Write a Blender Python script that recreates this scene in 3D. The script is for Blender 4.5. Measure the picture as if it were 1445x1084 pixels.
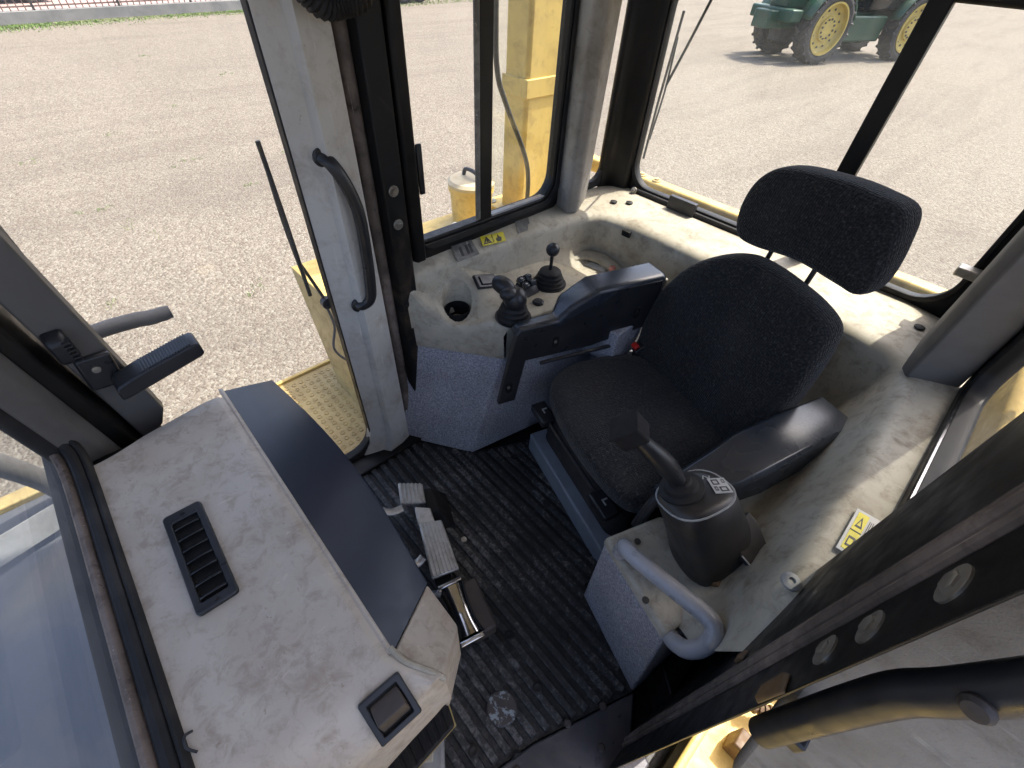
import bpy, bmesh, math, random
from mathutils import Vector, Matrix, noise
for o in list(bpy.data.objects): bpy.data.objects.remove(o)
scene = bpy.context.scene
C = scene.collection
R = math.radians
random.seed(7)

# ------------------------------------------------------------------ camera, sky, sun, exposure
# cab axes: +X = operator's right, +Y = forward, +Z = up; cab floor z = 0, yard z = -1.4
cam = bpy.data.cameras.new('camera')
cam.sensor_width = 36.0
cam.lens = 36.0 * 633.39 / 1445.0
cam.clip_start = 0.01
cam.clip_end = 3000
camo = bpy.data.objects.new('camera', cam)
C.objects.link(camo)
camo.matrix_world = (Matrix.Translation((0, 0, 1.55)) @ Matrix.Rotation(3.9215669, 4, 'Z')
                     @ Matrix.Rotation(0.77867048, 4, 'X') @ Matrix.Rotation(0.06483406, 4, 'Z'))
scene.camera = camo

SUN_EL, SUN_AZ = R(60), math.atan2(-0.24, -0.97)
world = bpy.data.worlds.new('World')
scene.world = world
world.use_nodes = True
wn = world.node_tree
bg = wn.nodes['Background']
sky = wn.nodes.new('ShaderNodeTexSky')
sky.sky_type = 'NISHITA'
sky.sun_disc = False
sky.sun_elevation = SUN_EL
sky.sun_rotation = SUN_AZ
sky.air_density = 0.6
sky.dust_density = 4.0
sky.ozone_density = 0.7
wn.links.new(sky.outputs[0], bg.inputs[0])
bg.inputs[1].default_value = 0.15
sun = bpy.data.lights.new('sun', 'SUN')
sun.energy = 2.0
sun.angle = R(0.5)
sun.color = (1.0, 0.93, 0.82)
suno = bpy.data.objects.new('sun', sun)
C.objects.link(suno)
sdir = Vector((math.sin(SUN_AZ) * math.cos(SUN_EL), math.cos(SUN_AZ) * math.cos(SUN_EL), math.sin(SUN_EL)))
suno.rotation_euler = sdir.to_track_quat('Z', 'Y').to_euler()
suno.location = (0, 0, 30)
scene.view_settings.view_transform = 'Standard'
scene.view_settings.look = 'None'
scene.view_settings.exposure = 1.95
scene.view_settings.gamma = 1.0
scene.view_settings.use_curve_mapping = False
scene.cycles.diffuse_bounces = 5
scene.cycles.max_bounces = 10
scene.cycles.transparent_max_bounces = 16
scene.cycles.caustics_reflective = False
scene.cycles.caustics_refractive = False
scene.cycles.sample_clamp_indirect = 6.0

# ------------------------------------------------------------------ materials
def newmat(name):
    m = bpy.data.materials.new(name)
    m.use_nodes = True
    nt = m.node_tree
    return m, nt, nt.nodes['Principled BSDF']

def noise_node(nt, co, scale, detail=6, rough=.55, dist=0):
    n = nt.nodes.new('ShaderNodeTexNoise')
    n.inputs['Scale'].default_value = scale
    n.inputs['Detail'].default_value = detail
    n.inputs['Roughness'].default_value = rough
    n.inputs['Distortion'].default_value = dist
    nt.links.new(co, n.inputs['Vector'])
    return n.outputs['Fac']

def ramp(nt, fac, stops):
    r = nt.nodes.new('ShaderNodeValToRGB')
    e = r.color_ramp.elements
    e[0].position, e[0].color = stops[0][0], (*stops[0][1], 1)
    e[1].position, e[1].color = stops[-1][0], (*stops[-1][1], 1)
    for p, c in stops[1:-1]:
        x = e.new(p); x.color = (*c, 1)
    nt.links.new(fac, r.inputs[0])
    return r.outputs[0]

def mixc(nt, fac, a, b, mode='MIX'):
    m = nt.nodes.new('ShaderNodeMix')
    m.data_type = 'RGBA'
    m.blend_type = mode
    for s, v in ((0, fac), (6, a), (7, b)):
        if isinstance(v, (int, float)): m.inputs[s].default_value = v
        elif isinstance(v, tuple): m.inputs[s].default_value = (*v, 1)
        else: nt.links.new(v, m.inputs[s])
    return m.outputs[2]

def bump(nt, bsdf, h, strength, dist=.002, prev=None):
    b = nt.nodes.new('ShaderNodeBump')
    b.inputs['Strength'].default_value = strength
    b.inputs['Distance'].default_value = dist
    nt.links.new(h, b.inputs['Height'])
    if prev is not None: nt.links.new(prev, b.inputs['Normal'])
    nt.links.new(b.outputs[0], bsdf.inputs['Normal'])
    return b.outputs[0]

def coords(nt):
    return nt.nodes.new('ShaderNodeTexCoord').outputs['Object']

def worn(name, col, dirt, rough=.5, metal=0., scale=5, lo=.42, hi=.68, fine=180, fbump=.12, scratch=None, spec=.5, rv=.12, sscale=22, slo=.60):
    """painted / moulded surface: base colour, cloudy dirt with its own shape, fine grain, optional scuffs"""
    m, nt, b = newmat(name)
    co = coords(nt)
    f = noise_node(nt, co, scale, 6, .62, .6)
    c = ramp(nt, f, [(lo, col), (hi, dirt)])
    f2 = noise_node(nt, co, scale * 6, 4, .6)
    c = mixc(nt, .35, c, mixc(nt, f2, tuple(x * .72 for x in col), tuple(min(1, x * 1.2) for x in col)))
    if scratch:
        s = noise_node(nt, co, sscale, 6, .72, .3)
        sm = ramp(nt, s, [(slo, (0, 0, 0)), (slo + .05, (1, 1, 1))])
        c = mixc(nt, sm, c, scratch)
    nt.links.new(c, b.inputs['Base Color'])
    rr = nt.nodes.new('ShaderNodeMapRange')
    rr.inputs[1].default_value, rr.inputs[2].default_value = .3, .7
    rr.inputs[3].default_value, rr.inputs[4].default_value = max(.05, rough - rv), min(1, rough + rv)
    nt.links.new(noise_node(nt, co, scale * 3, 3), rr.inputs[0])
    nt.links.new(rr.outputs[0], b.inputs['Roughness'])
    b.inputs['Metallic'].default_value = metal
    b.inputs['Specular IOR Level'].default_value = spec
    h = noise_node(nt, co, fine, 3)
    bump(nt, b, h, fbump, .001)
    return m

def grimy(name, col, stain, dark, rough=.5, scale=3.2, amt=.75, fine=280, fbump=.25, spec=.4, stretch=(3, 40, 22), light=.5):
    """old moulded plastic: cloudy stains, brown hand grime, pale scuff lines, pits"""
    m, nt, b = newmat(name)
    co = coords(nt)
    n1 = noise_node(nt, co, scale, 6, .60, .35)
    c = mixc(nt, ramp(nt, n1, [(.42, (0, 0, 0)), (.60, (amt,) * 3)]), col, stain)
    n2 = noise_node(nt, co, scale * 4.5, 7, .72, .5)
    c = mixc(nt, ramp(nt, n2, [(.48, (0, 0, 0)), (.60, (.30,) * 3), (.72, (amt,) * 3)]), c, dark)
    n3 = noise_node(nt, co, scale * 1.7, 5, .6, .3)
    c = mixc(nt, ramp(nt, n3, [(.54, (0, 0, 0)), (.72, (light * .7,) * 3)]), c, tuple(min(.8, x * 1.28) for x in col))
    mp = nt.nodes.new('ShaderNodeMapping'); mp.inputs['Scale'].default_value = stretch; mp.inputs['Rotation'].default_value = (.2, .1, .5)
    nt.links.new(co, mp.inputs[0])
    n4 = noise_node(nt, mp.outputs[0], 3.0, 4, .7, .3)
    c = mixc(nt, ramp(nt, n4, [(.64, (0, 0, 0)), (.70, (light,) * 3)]), c, tuple(min(.8, x * (1.35 if col[0] > .1 else 4.5)) for x in col))
    n5 = noise_node(nt, co, 75, 3, .6)
    c = mixc(nt, ramp(nt, n5, [(.68, (0, 0, 0)), (.74, (.55,) * 3)]), c, dark)
    nt.links.new(c, b.inputs['Base Color'])
    rr = nt.nodes.new('ShaderNodeMapRange')
    rr.inputs[1].default_value, rr.inputs[2].default_value = .35, .65
    rr.inputs[3].default_value, rr.inputs[4].default_value = rough - .12, min(1, rough + .2)
    nt.links.new(n2, rr.inputs[0]); nt.links.new(rr.outputs[0], b.inputs['Roughness'])
    b.inputs['Specular IOR Level'].default_value = spec
    nb = bump(nt, b, noise_node(nt, co, fine, 2), fbump, .001)
    bump(nt, b, n4, .12, .001, nb)
    return m

M = {}
M['grey'] = grimy('grey_moulded_plastic', (.45, .415, .335), (.32, .285, .215), (.14, .11, .075), .55, 5.0, .7)
M['dashgrey'] = grimy('scuffed_dash_plastic', (.51, .455, .385), (.41, .345, .275), (.22, .155, .10), .48, 6.5, .55, stretch=(26, 5, 14), light=.35)
M['trim'] = grimy('grey_trim_vinyl', (.33, .31, .28), (.24, .215, .18), (.14, .115, .085), .8, 4.0, .7, fine=420, fbump=.6, spec=.2)
M['trimshade'] = worn('shaded_post_trim', (.13, .12, .11), (.085, .075, .065), .8, scale=6, fine=420, fbump=.6)  # grey trim darkened to stand for posts seen against the light
M['wornblack'] = worn('edge_worn_black_plastic', (.020, .019, .019), (.045, .036, .030), .42, scale=7, fine=220, fbump=.12, scratch=(.38, .36, .33), sscale=30, slo=.70)
M['stile'] = grimy('grey_stile_paint', (.56, .545, .505), (.45, .415, .36), (.28, .235, .19), .5, 3.0, .6, fine=200, fbump=.08, stretch=(20, 20, 2))
M['black'] = worn('black_moulded_plastic', (.018, .019, .022), (.032, .032, .034), .38, scale=9, fine=300, fbump=.08, spec=.45)
M['matt'] = worn('matt_black_plastic', (.016, .016, .018), (.026, .026, .028), .75, scale=14, spec=.2)
M['pad'] = worn('black_armrest_vinyl', (.022, .028, .038), (.030, .038, .050), .26, scale=2.5, fine=420, fbump=.06, spec=.8, rv=.03)
M['post'] = worn('black_post_paint', (.007, .007, .007), (.016, .0135, .012), .42, scale=8, fine=150, fbump=.1, spec=.25)
M['dusty'] = worn('dusty_black_post_paint', (.009, .009, .009), (.11, .075, .05), .5, scale=6, lo=.54, hi=.74, fine=150, fbump=.15, spec=.25)
M['rubber'] = worn('black_rubber', (.016, .016, .017), (.045, .04, .036), .6, scale=7, fine=220, fbump=.2, spec=.25)
M['dustrubber'] = grimy('dusty_rubber_seal', (.095, .078, .067), (.22, .175, .15), (.016, .013, .012), .6, 6.0, .9, fine=160, fbump=.3, spec=.25, stretch=(46, 46, 1.2), light=.9)
M['yellow'] = grimy('yellow_machine_paint', (.68, .50, .155), (.54, .385, .12), (.28, .19, .08), .45, 2.6, .7, fine=90, fbump=.08, light=.35)
M['cream'] = grimy('pale_yellow_paint', (.47, .36, .15), (.36, .265, .11), (.20, .14, .07), .5, 3.5, .7, fine=90, fbump=.1, light=.3)
M['silver'] = worn('silver_grey_rail_paint', (.36, .36, .38), (.25, .24, .24), .32, scale=7, fine=120, fbump=.03, scratch=(.09, .07, .06), sscale=40, slo=.73, spec=.6)
M['basegrey'] = worn('grey_seat_base_paint', (.24, .27, .31), (.17, .18, .20), .4, scale=8, fine=120, fbump=.03, scratch=(.12, .06, .035), sscale=30, slo=.70)
M['pedal'] = worn('worn_cast_pedal', (.52, .51, .48), (.24, .20, .17), .42, .6, scale=22, lo=.45, fine=200, fbump=.2)
M['steel'] = worn('zinc_bolt_steel', (.36, .34, .30), (.20, .16, .12), .4, .7, scale=30, fine=200, fbump=.1)
M['chrome'] = worn('polished_pedal_steel', (.62, .61, .60), (.40, .36, .32), .14, 1.0, scale=12, fine=100, fbump=.02, rv=.06)
M['sill'] = worn('scuffed_sill_plate', (.06, .06, .07), (.13, .12, .12), .38, .3, scale=7, fine=150, fbump=.1, scratch=(.2, .19, .2), sscale=20, slo=.64)
M['rust'] = worn('rusty_brown_bracket', (.13, .075, .03), (.06, .035, .02), .6, scale=18, fine=120, fbump=.3)
M['deck'] = worn('sky_tinted_frame_grey', (.07, .085, .11), (.16, .15, .135), .5, scale=3, fine=60, fbump=.2)  # blue tint stands in for sky reflected by the grey front frame
M['concrete'] = worn('weathered_concrete', (.22, .22, .21), (.12, .125, .125), .9, scale=1.2, fine=40, fbump=.5)
M['ironbar'] = worn('rust_brown_fence_paint', (.16, .10, .085), (.10, .07, .06), .6, scale=5)
M['pave'] = worn('pinkish_pavement', (.36, .26, .23), (.27, .21, .19), .9, scale=.6, fine=8, fbump=.3)
M['green'] = worn('green_tractor_paint', (.010, .06, .032), (.022, .045, .028), .4, scale=3, fine=60, fbump=.06)
M['rimyellow'] = worn('yellow_rim_paint', (.48, .36, .07), (.32, .25, .09), .5, scale=4, fine=60, fbump=.06)
M['tyre'] = worn('dusty_tyre_rubber', (.028, .028, .028), (.075, .068, .06), .8, scale=4, fine=40, fbump=.4)
M['red'] = worn('red_vehicle_paint', (.35, .03, .02), (.22, .03, .02), .4, scale=3)
M['bluecar'] = worn('dark_blue_car_paint', (.02, .03, .06), (.035, .04, .06), .25, scale=2)
M['redplastic'] = worn('red_buckle_plastic', (.55, .02, .015), (.4, .02, .015), .35, scale=20)
M['pinkcap'] = worn('faded_red_cap', (.55, .22, .18), (.4, .2, .15), .6, scale=30)
M['white'] = worn('worn_white_print', (.46, .46, .44), (.32, .31, .29), .5, scale=30)
M['ylabel'] = worn('yellow_label_print', (.58, .50, .02), (.48, .41, .03), .4, scale=30)
M['darkprint'] = worn('dark_print', (.03, .03, .03), (.06, .06, .06), .5, scale=30)
M['tape'] = worn('scratched_dark_sticker', (.10, .10, .095), (.2, .195, .18), .45, scale=28, lo=.45, hi=.6, scratch=(.34, .33, .30), sscale=45, slo=.6)
M['foam'] = worn('grey_foam_sleeve', (.16, .155, .15), (.10, .10, .095), .9, scale=14, fine=120, fbump=.8)
M['paper'] = worn('pale_paper', (.6, .62, .62), (.5, .52, .52), .8, scale=20)
M['seatfoam'] = worn('dusty_grey_cap', (.34, .35, .35), (.22, .22, .21), .7, scale=14, fine=60, fbump=.4)
M['headliner'] = worn('grey_headliner', (.66, .65, .62), (.58, .56, .53), .9, scale=5, fine=200, fbump=.4)
M['wiper'] = worn('black_wiper_steel', (.02, .02, .02), (.035, .035, .035), .5, scale=20)
M['hollow'] = worn('recess_shade_black', (.01, .01, .01), (.012, .012, .012), .8, scale=20, spec=.25)  # near black put in for the shade inside vents, slots and cup well
M['mudbrown'] = worn('dusty_pedal_plate', (.07, .055, .045), (.035, .03, .028), .6, scale=14, fine=80, fbump=.4)

def fabric_mat():
    m, nt, b = newmat('black_woven_seat_fabric')
    co = coords(nt)
    v = nt.nodes.new('ShaderNodeTexVoronoi'); v.distance = 'MANHATTAN'; v.inputs['Scale'].default_value = 150; v.inputs['Randomness'].default_value = .4
    nt.links.new(co, v.inputs[0])
    a2 = nt.nodes.new('ShaderNodeMath'); a2.operation = 'SUBTRACT'; a2.inputs[0].default_value = .8; nt.links.new(v.outputs['Distance'], a2.inputs[1])
    n1 = noise_node(nt, co, 150, 3, .7)
    c = ramp(nt, n1, [(.42, (.011, .011, .012)), (.60, (.030, .030, .031)), (.74, (.10, .097, .092))])
    c = mixc(nt, ramp(nt, a2.outputs[0], [(.35, (0, 0, 0)), (.75, (.45, .45, .45))]), c, (.060, .058, .056))
    dust = noise_node(nt, co, 5, 6, .6)
    c = mixc(nt, ramp(nt, dust, [(.5, (0, 0, 0)), (.8, (.25, .25, .25))]), c, (.09, .085, .08))
    nt.links.new(c, b.inputs['Base Color'])
    b.inputs['Roughness'].default_value = .95
    b.inputs['Specular IOR Level'].default_value = .2
    b.inputs['Sheen Weight'].default_value = .15
    bump(nt, b, a2.outputs[0], .8, .003)
    return m
M['fabric'] = fabric_mat()

def carpet_mat():
    m, nt, b = newmat('purple_grey_carpet')
    co = coords(nt)
    n1 = noise_node(nt, co, 170, 4, .85)
    n2 = noise_node(nt, co, 6, 4)
    c = ramp(nt, n1, [(.36, (.19, .195, .23)), (.5, (.37, .375, .425)), (.64, (.66, .66, .70))])
    c = mixc(nt, ramp(nt, n2, [(.4, (0, 0, 0)), (.75, (.4, .4, .4))]), c, (.22, .20, .21))
    nt.links.new(c, b.inputs['Base Color'])
    b.inputs['Roughness'].default_value = 1
    b.inputs['Specular IOR Level'].default_value = .1
    bump(nt, b, n1, .9, .004)
    return m
M['carpet'] = carpet_mat()

def mat_rubber(k=1.0, name='dusty_rib_rubber'):
    m, nt, b = newmat(name)
    co = coords(nt)
    n1 = noise_node(nt, co, 75, 6, .78, .4)
    n2 = noise_node(nt, co, 4, 4)
    mul = nt.nodes.new('ShaderNodeMath'); mul.operation = 'MULTIPLY_ADD'
    nt.links.new(n2, mul.inputs[0]); mul.inputs[1].default_value = .6; nt.links.new(n1, mul.inputs[2])
    c = ramp(nt, mul.outputs[0], [(.66, (.010 * k, .010 * k, .011 * k)), (.82, (.032 * k, .032 * k, .033 * k)), (.96, (.16 * k, .155 * k, .15 * k))])
    nt.links.new(c, b.inputs['Base Color'])
    b.inputs['Roughness'].default_value = .6
    bump(nt, b, n1, .5, .003)
    return m
M['mat'] = mat_rubber()
M['matbase'] = mat_rubber(.35, 'dark_groove_rubber')  # mat rubber made darker for the sheet between the ribs

def glass_mat(name, tint, dust_lo, dust_hi, dcol=(.75, .73, .68), scale=3.5):
    m = bpy.data.materials.new(name); m.use_nodes = True
    nt = m.node_tree; nt.nodes.clear()
    out = nt.nodes.new('ShaderNodeOutputMaterial')
    tr = nt.nodes.new('ShaderNodeBsdfTransparent'); tr.inputs[0].default_value = (*tint, 1)
    gl = nt.nodes.new('ShaderNodeBsdfGlossy'); gl.inputs['Roughness'].default_value = .02
    lw_ = nt.nodes.new('ShaderNodeLayerWeight'); lw_.inputs[0].default_value = .5
    pw = nt.nodes.new('ShaderNodeMath'); pw.operation = 'POWER'; pw.inputs[1].default_value = 4.5
    nt.links.new(lw_.outputs['Facing'], pw.inputs[0])
    fr = nt.nodes.new('ShaderNodeMath'); fr.operation = 'MULTIPLY_ADD'; fr.inputs[1].default_value = .85; fr.inputs[2].default_value = .02
    nt.links.new(pw.outputs[0], fr.inputs[0])
    m1 = nt.nodes.new('ShaderNodeMixShader')
    nt.links.new(fr.outputs[0], m1.inputs[0]); nt.links.new(tr.outputs[0], m1.inputs[1]); nt.links.new(gl.outputs[0], m1.inputs[2])
    df = nt.nodes.new('ShaderNodeBsdfDiffuse'); df.inputs[0].default_value = (*dcol, 1)
    tl = nt.nodes.new('ShaderNodeBsdfTranslucent'); tl.inputs[0].default_value = (*dcol, 1)
    md = nt.nodes.new('ShaderNodeMixShader'); md.inputs[0].default_value = .5
    nt.links.new(df.outputs[0], md.inputs[1]); nt.links.new(tl.outputs[0], md.inputs[2])
    co = coords(nt)
    f = noise_node(nt, co, scale, 8, .65, .5)
    f2 = noise_node(nt, co, scale * 22, 6, .75)
    mr = nt.nodes.new('ShaderNodeMapRange')
    mr.inputs[1].default_value, mr.inputs[2].default_value = .35, .75
    mr.inputs[3].default_value, mr.inputs[4].default_value = dust_lo, dust_hi
    nt.links.new(f, mr.inputs[0])
    sp = nt.nodes.new('ShaderNodeMapRange')
    sp.inputs[1].default_value, sp.inputs[2].default_value = .64, .78
    sp.inputs[3].default_value, sp.inputs[4].default_value = 0, dust_hi * .9
    nt.links.new(f2, sp.inputs[0])
    ad = nt.nodes.new('ShaderNodeMath'); ad.operation = 'ADD'; ad.use_clamp = True
    nt.links.new(mr.outputs[0], ad.inputs[0]); nt.links.new(sp.outputs[0], ad.inputs[1])
    m2 = nt.nodes.new('ShaderNodeMixShader')
    nt.links.new(ad.outputs[0], m2.inputs[0]); nt.links.new(m1.outputs[0], m2.inputs[1]); nt.links.new(md.outputs[0], m2.inputs[2])
    nt.links.new(m2.outputs[0], out.inputs[0])
    return m
M['glass'] = glass_mat('dusty_cab_glass', (.975, .98, .975), .010, .035)
M['glass_rear'] = glass_mat('hazy_rear_glass', (.97, .98, .97), .012, .05, (.75, .77, .74), 2.2)
M['glass_tint'] = glass_mat('tinted_slider_glass', (.95, .965, .93), .012, .04)
M['glass_dirty'] = glass_mat('dirty_windscreen_glass', (.93, .945, .95), .03, .13, (.62, .62, .60), 3.0)
M['carglass'] = worn('dark_car_glass', (.01, .012, .014), (.015, .016, .018), .1, scale=2)

def gravel_mat():
    m, nt, b = newmat('pale_gravel')
    co = coords(nt)
    v = nt.nodes.new('ShaderNodeTexVoronoi'); v.inputs['Scale'].default_value = 42
    nt.links.new(co, v.inputs[0])
    v2 = nt.nodes.new('ShaderNodeTexVoronoi'); v2.inputs['Scale'].default_value = 110
    nt.links.new(co, v2.inputs[0])
    sx = nt.nodes.new('ShaderNodeSeparateColor'); nt.links.new(v.outputs['Color'], sx.inputs[0])
    sx2 = nt.nodes.new('ShaderNodeSeparateColor'); nt.links.new(v2.outputs['Color'], sx2.inputs[0])
    c1 = ramp(nt, sx.outputs[0], [(0, (0.108, 0.088, 0.068)), (.35, (0.171, 0.146, 0.118)), (.7, (0.206, 0.184, 0.150)), (1, (0.299, 0.283, 0.235))])
    c2 = ramp(nt, sx2.outputs[1], [(0, (0.103, 0.081, 0.063)), (.6, (0.191, 0.168, 0.136)), (1, (0.259, 0.239, 0.196))])
    c = mixc(nt, .35, c1, c2)
    f = noise_node(nt, co, .35, 8, .62, .4)
    c = mixc(nt, ramp(nt, f, [(.50, (0, 0, 0)), (.74, (0.259, 0.272, 0.262))]), c, (0.108, 0.096, 0.082))
    mp = nt.nodes.new('ShaderNodeMapping'); mp.inputs['Rotation'].default_value = (0, 0, .35); mp.inputs['Scale'].default_value = (.9, .10, 1)
    nt.links.new(co, mp.inputs[0])
    ft = noise_node(nt, mp.outputs[0], 1.0, 5, .6, .8)
    c = mixc(nt, ramp(nt, ft, [(.52, (0, 0, 0)), (.64, (.26, .26, .26)), (.76, (.1, .1, .1))]), c, (.105, .088, .074))
    f3 = noise_node(nt, co, 3.0, 6, .7)
    c = mixc(nt, ramp(nt, f3, [(.62, (0, 0, 0)), (.78, (0.284, 0.299, 0.289))]), c, (0.088, 0.079, 0.065))
    f4 = noise_node(nt, co, .9, 9, .7)
    c = mixc(nt, ramp(nt, f4, [(.66, (0, 0, 0)), (.80, (0.206, 0.217, 0.209))]), c, (0.077, 0.098, 0.037))
    nt.links.new(c, b.inputs['Base Color'])
    b.inputs['Roughness'].default_value = .95
    b.inputs['Specular IOR Level'].default_value = .2
    iv = nt.nodes.new('ShaderNodeMath'); iv.operation = 'SUBTRACT'; iv.inputs[0].default_value = 1
    nt.links.new(v.outputs['Distance'], iv.inputs[1])
    n1 = bump(nt, b, iv.outputs[0], .95, .011)
    bump(nt, b, noise_node(nt, co, 6, 8, .7), .8, .04, n1)
    return m
M['gravel'] = gravel_mat()
M['grass'] = worn('grass_blades', (.13, .22, .05), (.22, .26, .09), .7, scale=1.5)

# ------------------------------------------------------------------ mesh helpers
class MB:
    def __init__(s): s.v = []; s.f = []
    def add(s, vs, fs):
        o = len(s.v); s.v += [Vector(p) for p in vs]; s.f += [tuple(i + o for i in f) for f in fs]; return s
    def box(s, c, size, rot=None):
        hx, hy, hz = (x / 2 for x in size)
        rot = rot or Matrix.Identity(3)
        c = Vector(c)
        vs = [c + rot @ Vector((x * hx, y * hy, z * hz)) for z in (-1, 1) for y in (-1, 1) for x in (-1, 1)]
        return s.add(vs, [(0, 2, 3, 1), (4, 5, 7, 6), (0, 1, 5, 4), (2, 6, 7, 3), (0, 4, 6, 2), (1, 3, 7, 5)])
    def bb(s, x0, x1, y0, y1, z0, z1):
        return s.box(((x0 + x1) / 2, (y0 + y1) / 2, (z0 + z1) / 2), (abs(x1 - x0), abs(y1 - y0), abs(z1 - z0)))
    def hexa(s, bot, top):
        """two quads (4 pts each, same winding)"""
        return s.add(list(bot) + list(top), [(3, 2, 1, 0), (4, 5, 6, 7), (0, 1, 5, 4), (1, 2, 6, 5), (2, 3, 7, 6), (3, 0, 4, 7)])
    def prism(s, poly, z0, z1, top=None):
        n = len(poly); t = top or poly
        vs = [(p[0], p[1], z0) for p in poly] + [(p[0], p[1], z1) for p in t]
        return s.add(vs, [tuple(reversed(range(n))), tuple(range(n, 2 * n))] + [(i, (i + 1) % n, n + (i + 1) % n, n + i) for i in range(n)])
    def extr(s, pts, d):
        """planar polygon of 3D points extruded by vector d"""
        n = len(pts); d = Vector(d)
        vs = [Vector(p) for p in pts] + [Vector(p) + d for p in pts]
        return s.add(vs, [tuple(reversed(range(n))), tuple(range(n, 2 * n))] + [(i, (i + 1) % n, n + (i + 1) % n, n + i) for i in range(n)])
    def tube(s, path, r, n=12, flat=1.0, caps=True):
        P = [Vector(p) for p in path]; m = len(P)
        rs = r if isinstance(r, (list, tuple)) else [r] * m
        up = None; vs = []
        for i in range(m):
            t = (P[min(i + 1, m - 1)] - P[max(i - 1, 0)]).normalized()
            if up is None:
                up = Vector((0, 0, 1)) if abs(t.z) < .9 else Vector((0, 1, 0))
            a = (up - t * up.dot(t)).normalized(); b = t.cross(a); up = a
            for k in range(n):
                w = 2 * math.pi * k / n
                vs.append(P[i] + (a * math.cos(w) * flat + b * math.sin(w)) * rs[i])
        fs = [(i * n + k, i * n + (k + 1) % n, (i + 1) * n + (k + 1) % n, (i + 1) * n + k) for i in range(m - 1) for k in range(n)]
        if caps: fs += [tuple(reversed(range(n))), tuple(range((m - 1) * n, m * n))]
        return s.add(vs, fs)
    def lathe(s, prof, c=(0, 0, 0), axis=(0, 0, 1), n=24, caps=True):
        ax = Vector(axis).normalized(); q = Vector((0, 0, 1)).rotation_difference(ax); c = Vector(c); vs = []; m = len(prof)
        for r, z in prof:
            for k in range(n):
                w = 2 * math.pi * k / n
                vs.append(c + q @ Vector((r * math.cos(w), r * math.sin(w), z)))
        fs = [(i * n + k, i * n + (k + 1) % n, (i + 1) * n + (k + 1) % n, (i + 1) * n + k) for i in range(m - 1) for k in range(n)]
        if caps: fs += [tuple(reversed(range(n))), tuple(range((m - 1) * n, m * n))]
        return s.add(vs, fs)
    def cyl(s, c, r, h, axis=(0, 0, 1), n=16): return s.lathe([(r, 0), (r, h)], c, axis, n)
    def bolt(s, c, r, axis):
        """washer + hex head"""
        c = Vector(c); ax = Vector(axis).normalized()
        s.lathe([(r * 1.7, -.002), (r * 1.7, .002), (r * 1.5, .004)], c, ax, 16)
        s.lathe([(r, .003), (r, .009), (r * .85, .0105)], c, ax, 6)
        return s
    def loft(s, rings, caps=True):
        n = len(rings[0]); m = len(rings)
        vs = [p for r in rings for p in r]
        fs = [(i * n + k, i * n + (k + 1) % n, (i + 1) * n + (k + 1) % n, (i + 1) * n + k) for i in range(m - 1) for k in range(n)]
        if caps: fs += [tuple(reversed(range(n))), tuple(range((m - 1) * n, m * n))]
        return s.add(vs, fs)
    def grid(s, rows):
        m = len(rows); n = len(rows[0])
        return s.add([p for r in rows for p in r], [(i * n + k, i * n + k + 1, (i + 1) * n + k + 1, (i + 1) * n + k) for i in range(m - 1) for k in range(n - 1)])
    def ring(s, outer, inner, d):
        """frame between two equal-count loops, extruded by d"""
        n = len(outer); d = Vector(d)
        vs = [Vector(p) for p in outer] + [Vector(p) for p in inner]
        vs += [v + d for v in vs]
        fs = []
        for i in range(n):
            j = (i + 1) % n
            fs += [(i, j, n + j, n + i), (2 * n + i, 3 * n + i, 3 * n + j, 2 * n + j), (i, 2 * n + i, 2 * n + j, j), (n + i, n + j, 3 * n + j, 3 * n + i)]
        return s.add(vs, fs)

ORG = {}
def O(name, mb, mat, parent=None, bevel=0, smooth=35, local=False, seg=2):
    me = bpy.data.meshes.new(name)
    org = ORG.get(parent.name) if parent else None
    off = Vector((0, 0, 0))
    if parent is None:
        lo = Vector([min(v[i] for v in mb.v) for i in range(3)]); hi = Vector([max(v[i] for v in mb.v) for i in range(3)])
        off = Vector(((lo.x + hi.x) / 2, (lo.y + hi.y) / 2, lo.z))
    elif not local: off = org
    me.from_pydata([v - off for v in mb.v], [], mb.f)
    me.update()
    bm = bmesh.new(); bm.from_mesh(me); bmesh.ops.recalc_face_normals(bm, faces=bm.faces); bm.to_mesh(me); bm.free()
    me.materials.append(M[mat] if isinstance(mat, str) else mat)
    o = bpy.data.objects.new(name, me); C.objects.link(o)
    if parent is None:
        o.location = off; ORG[o.name] = off
    else:
        o.parent = parent; ORG[o.name] = org
    if smooth:
        me.polygons.foreach_set('use_smooth', [True] * len(me.polygons))
        me.set_sharp_from_angle(angle=R(smooth))
    if bevel:
        b = o.modifiers.new('bevel', 'BEVEL'); b.width = bevel; b.segments = seg; b.limit_method = 'ANGLE'; b.angle_limit = R(30)
        b.harden_normals = False
        if smooth: me.set_sharp_from_angle(angle=R(60))
    return o

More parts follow.
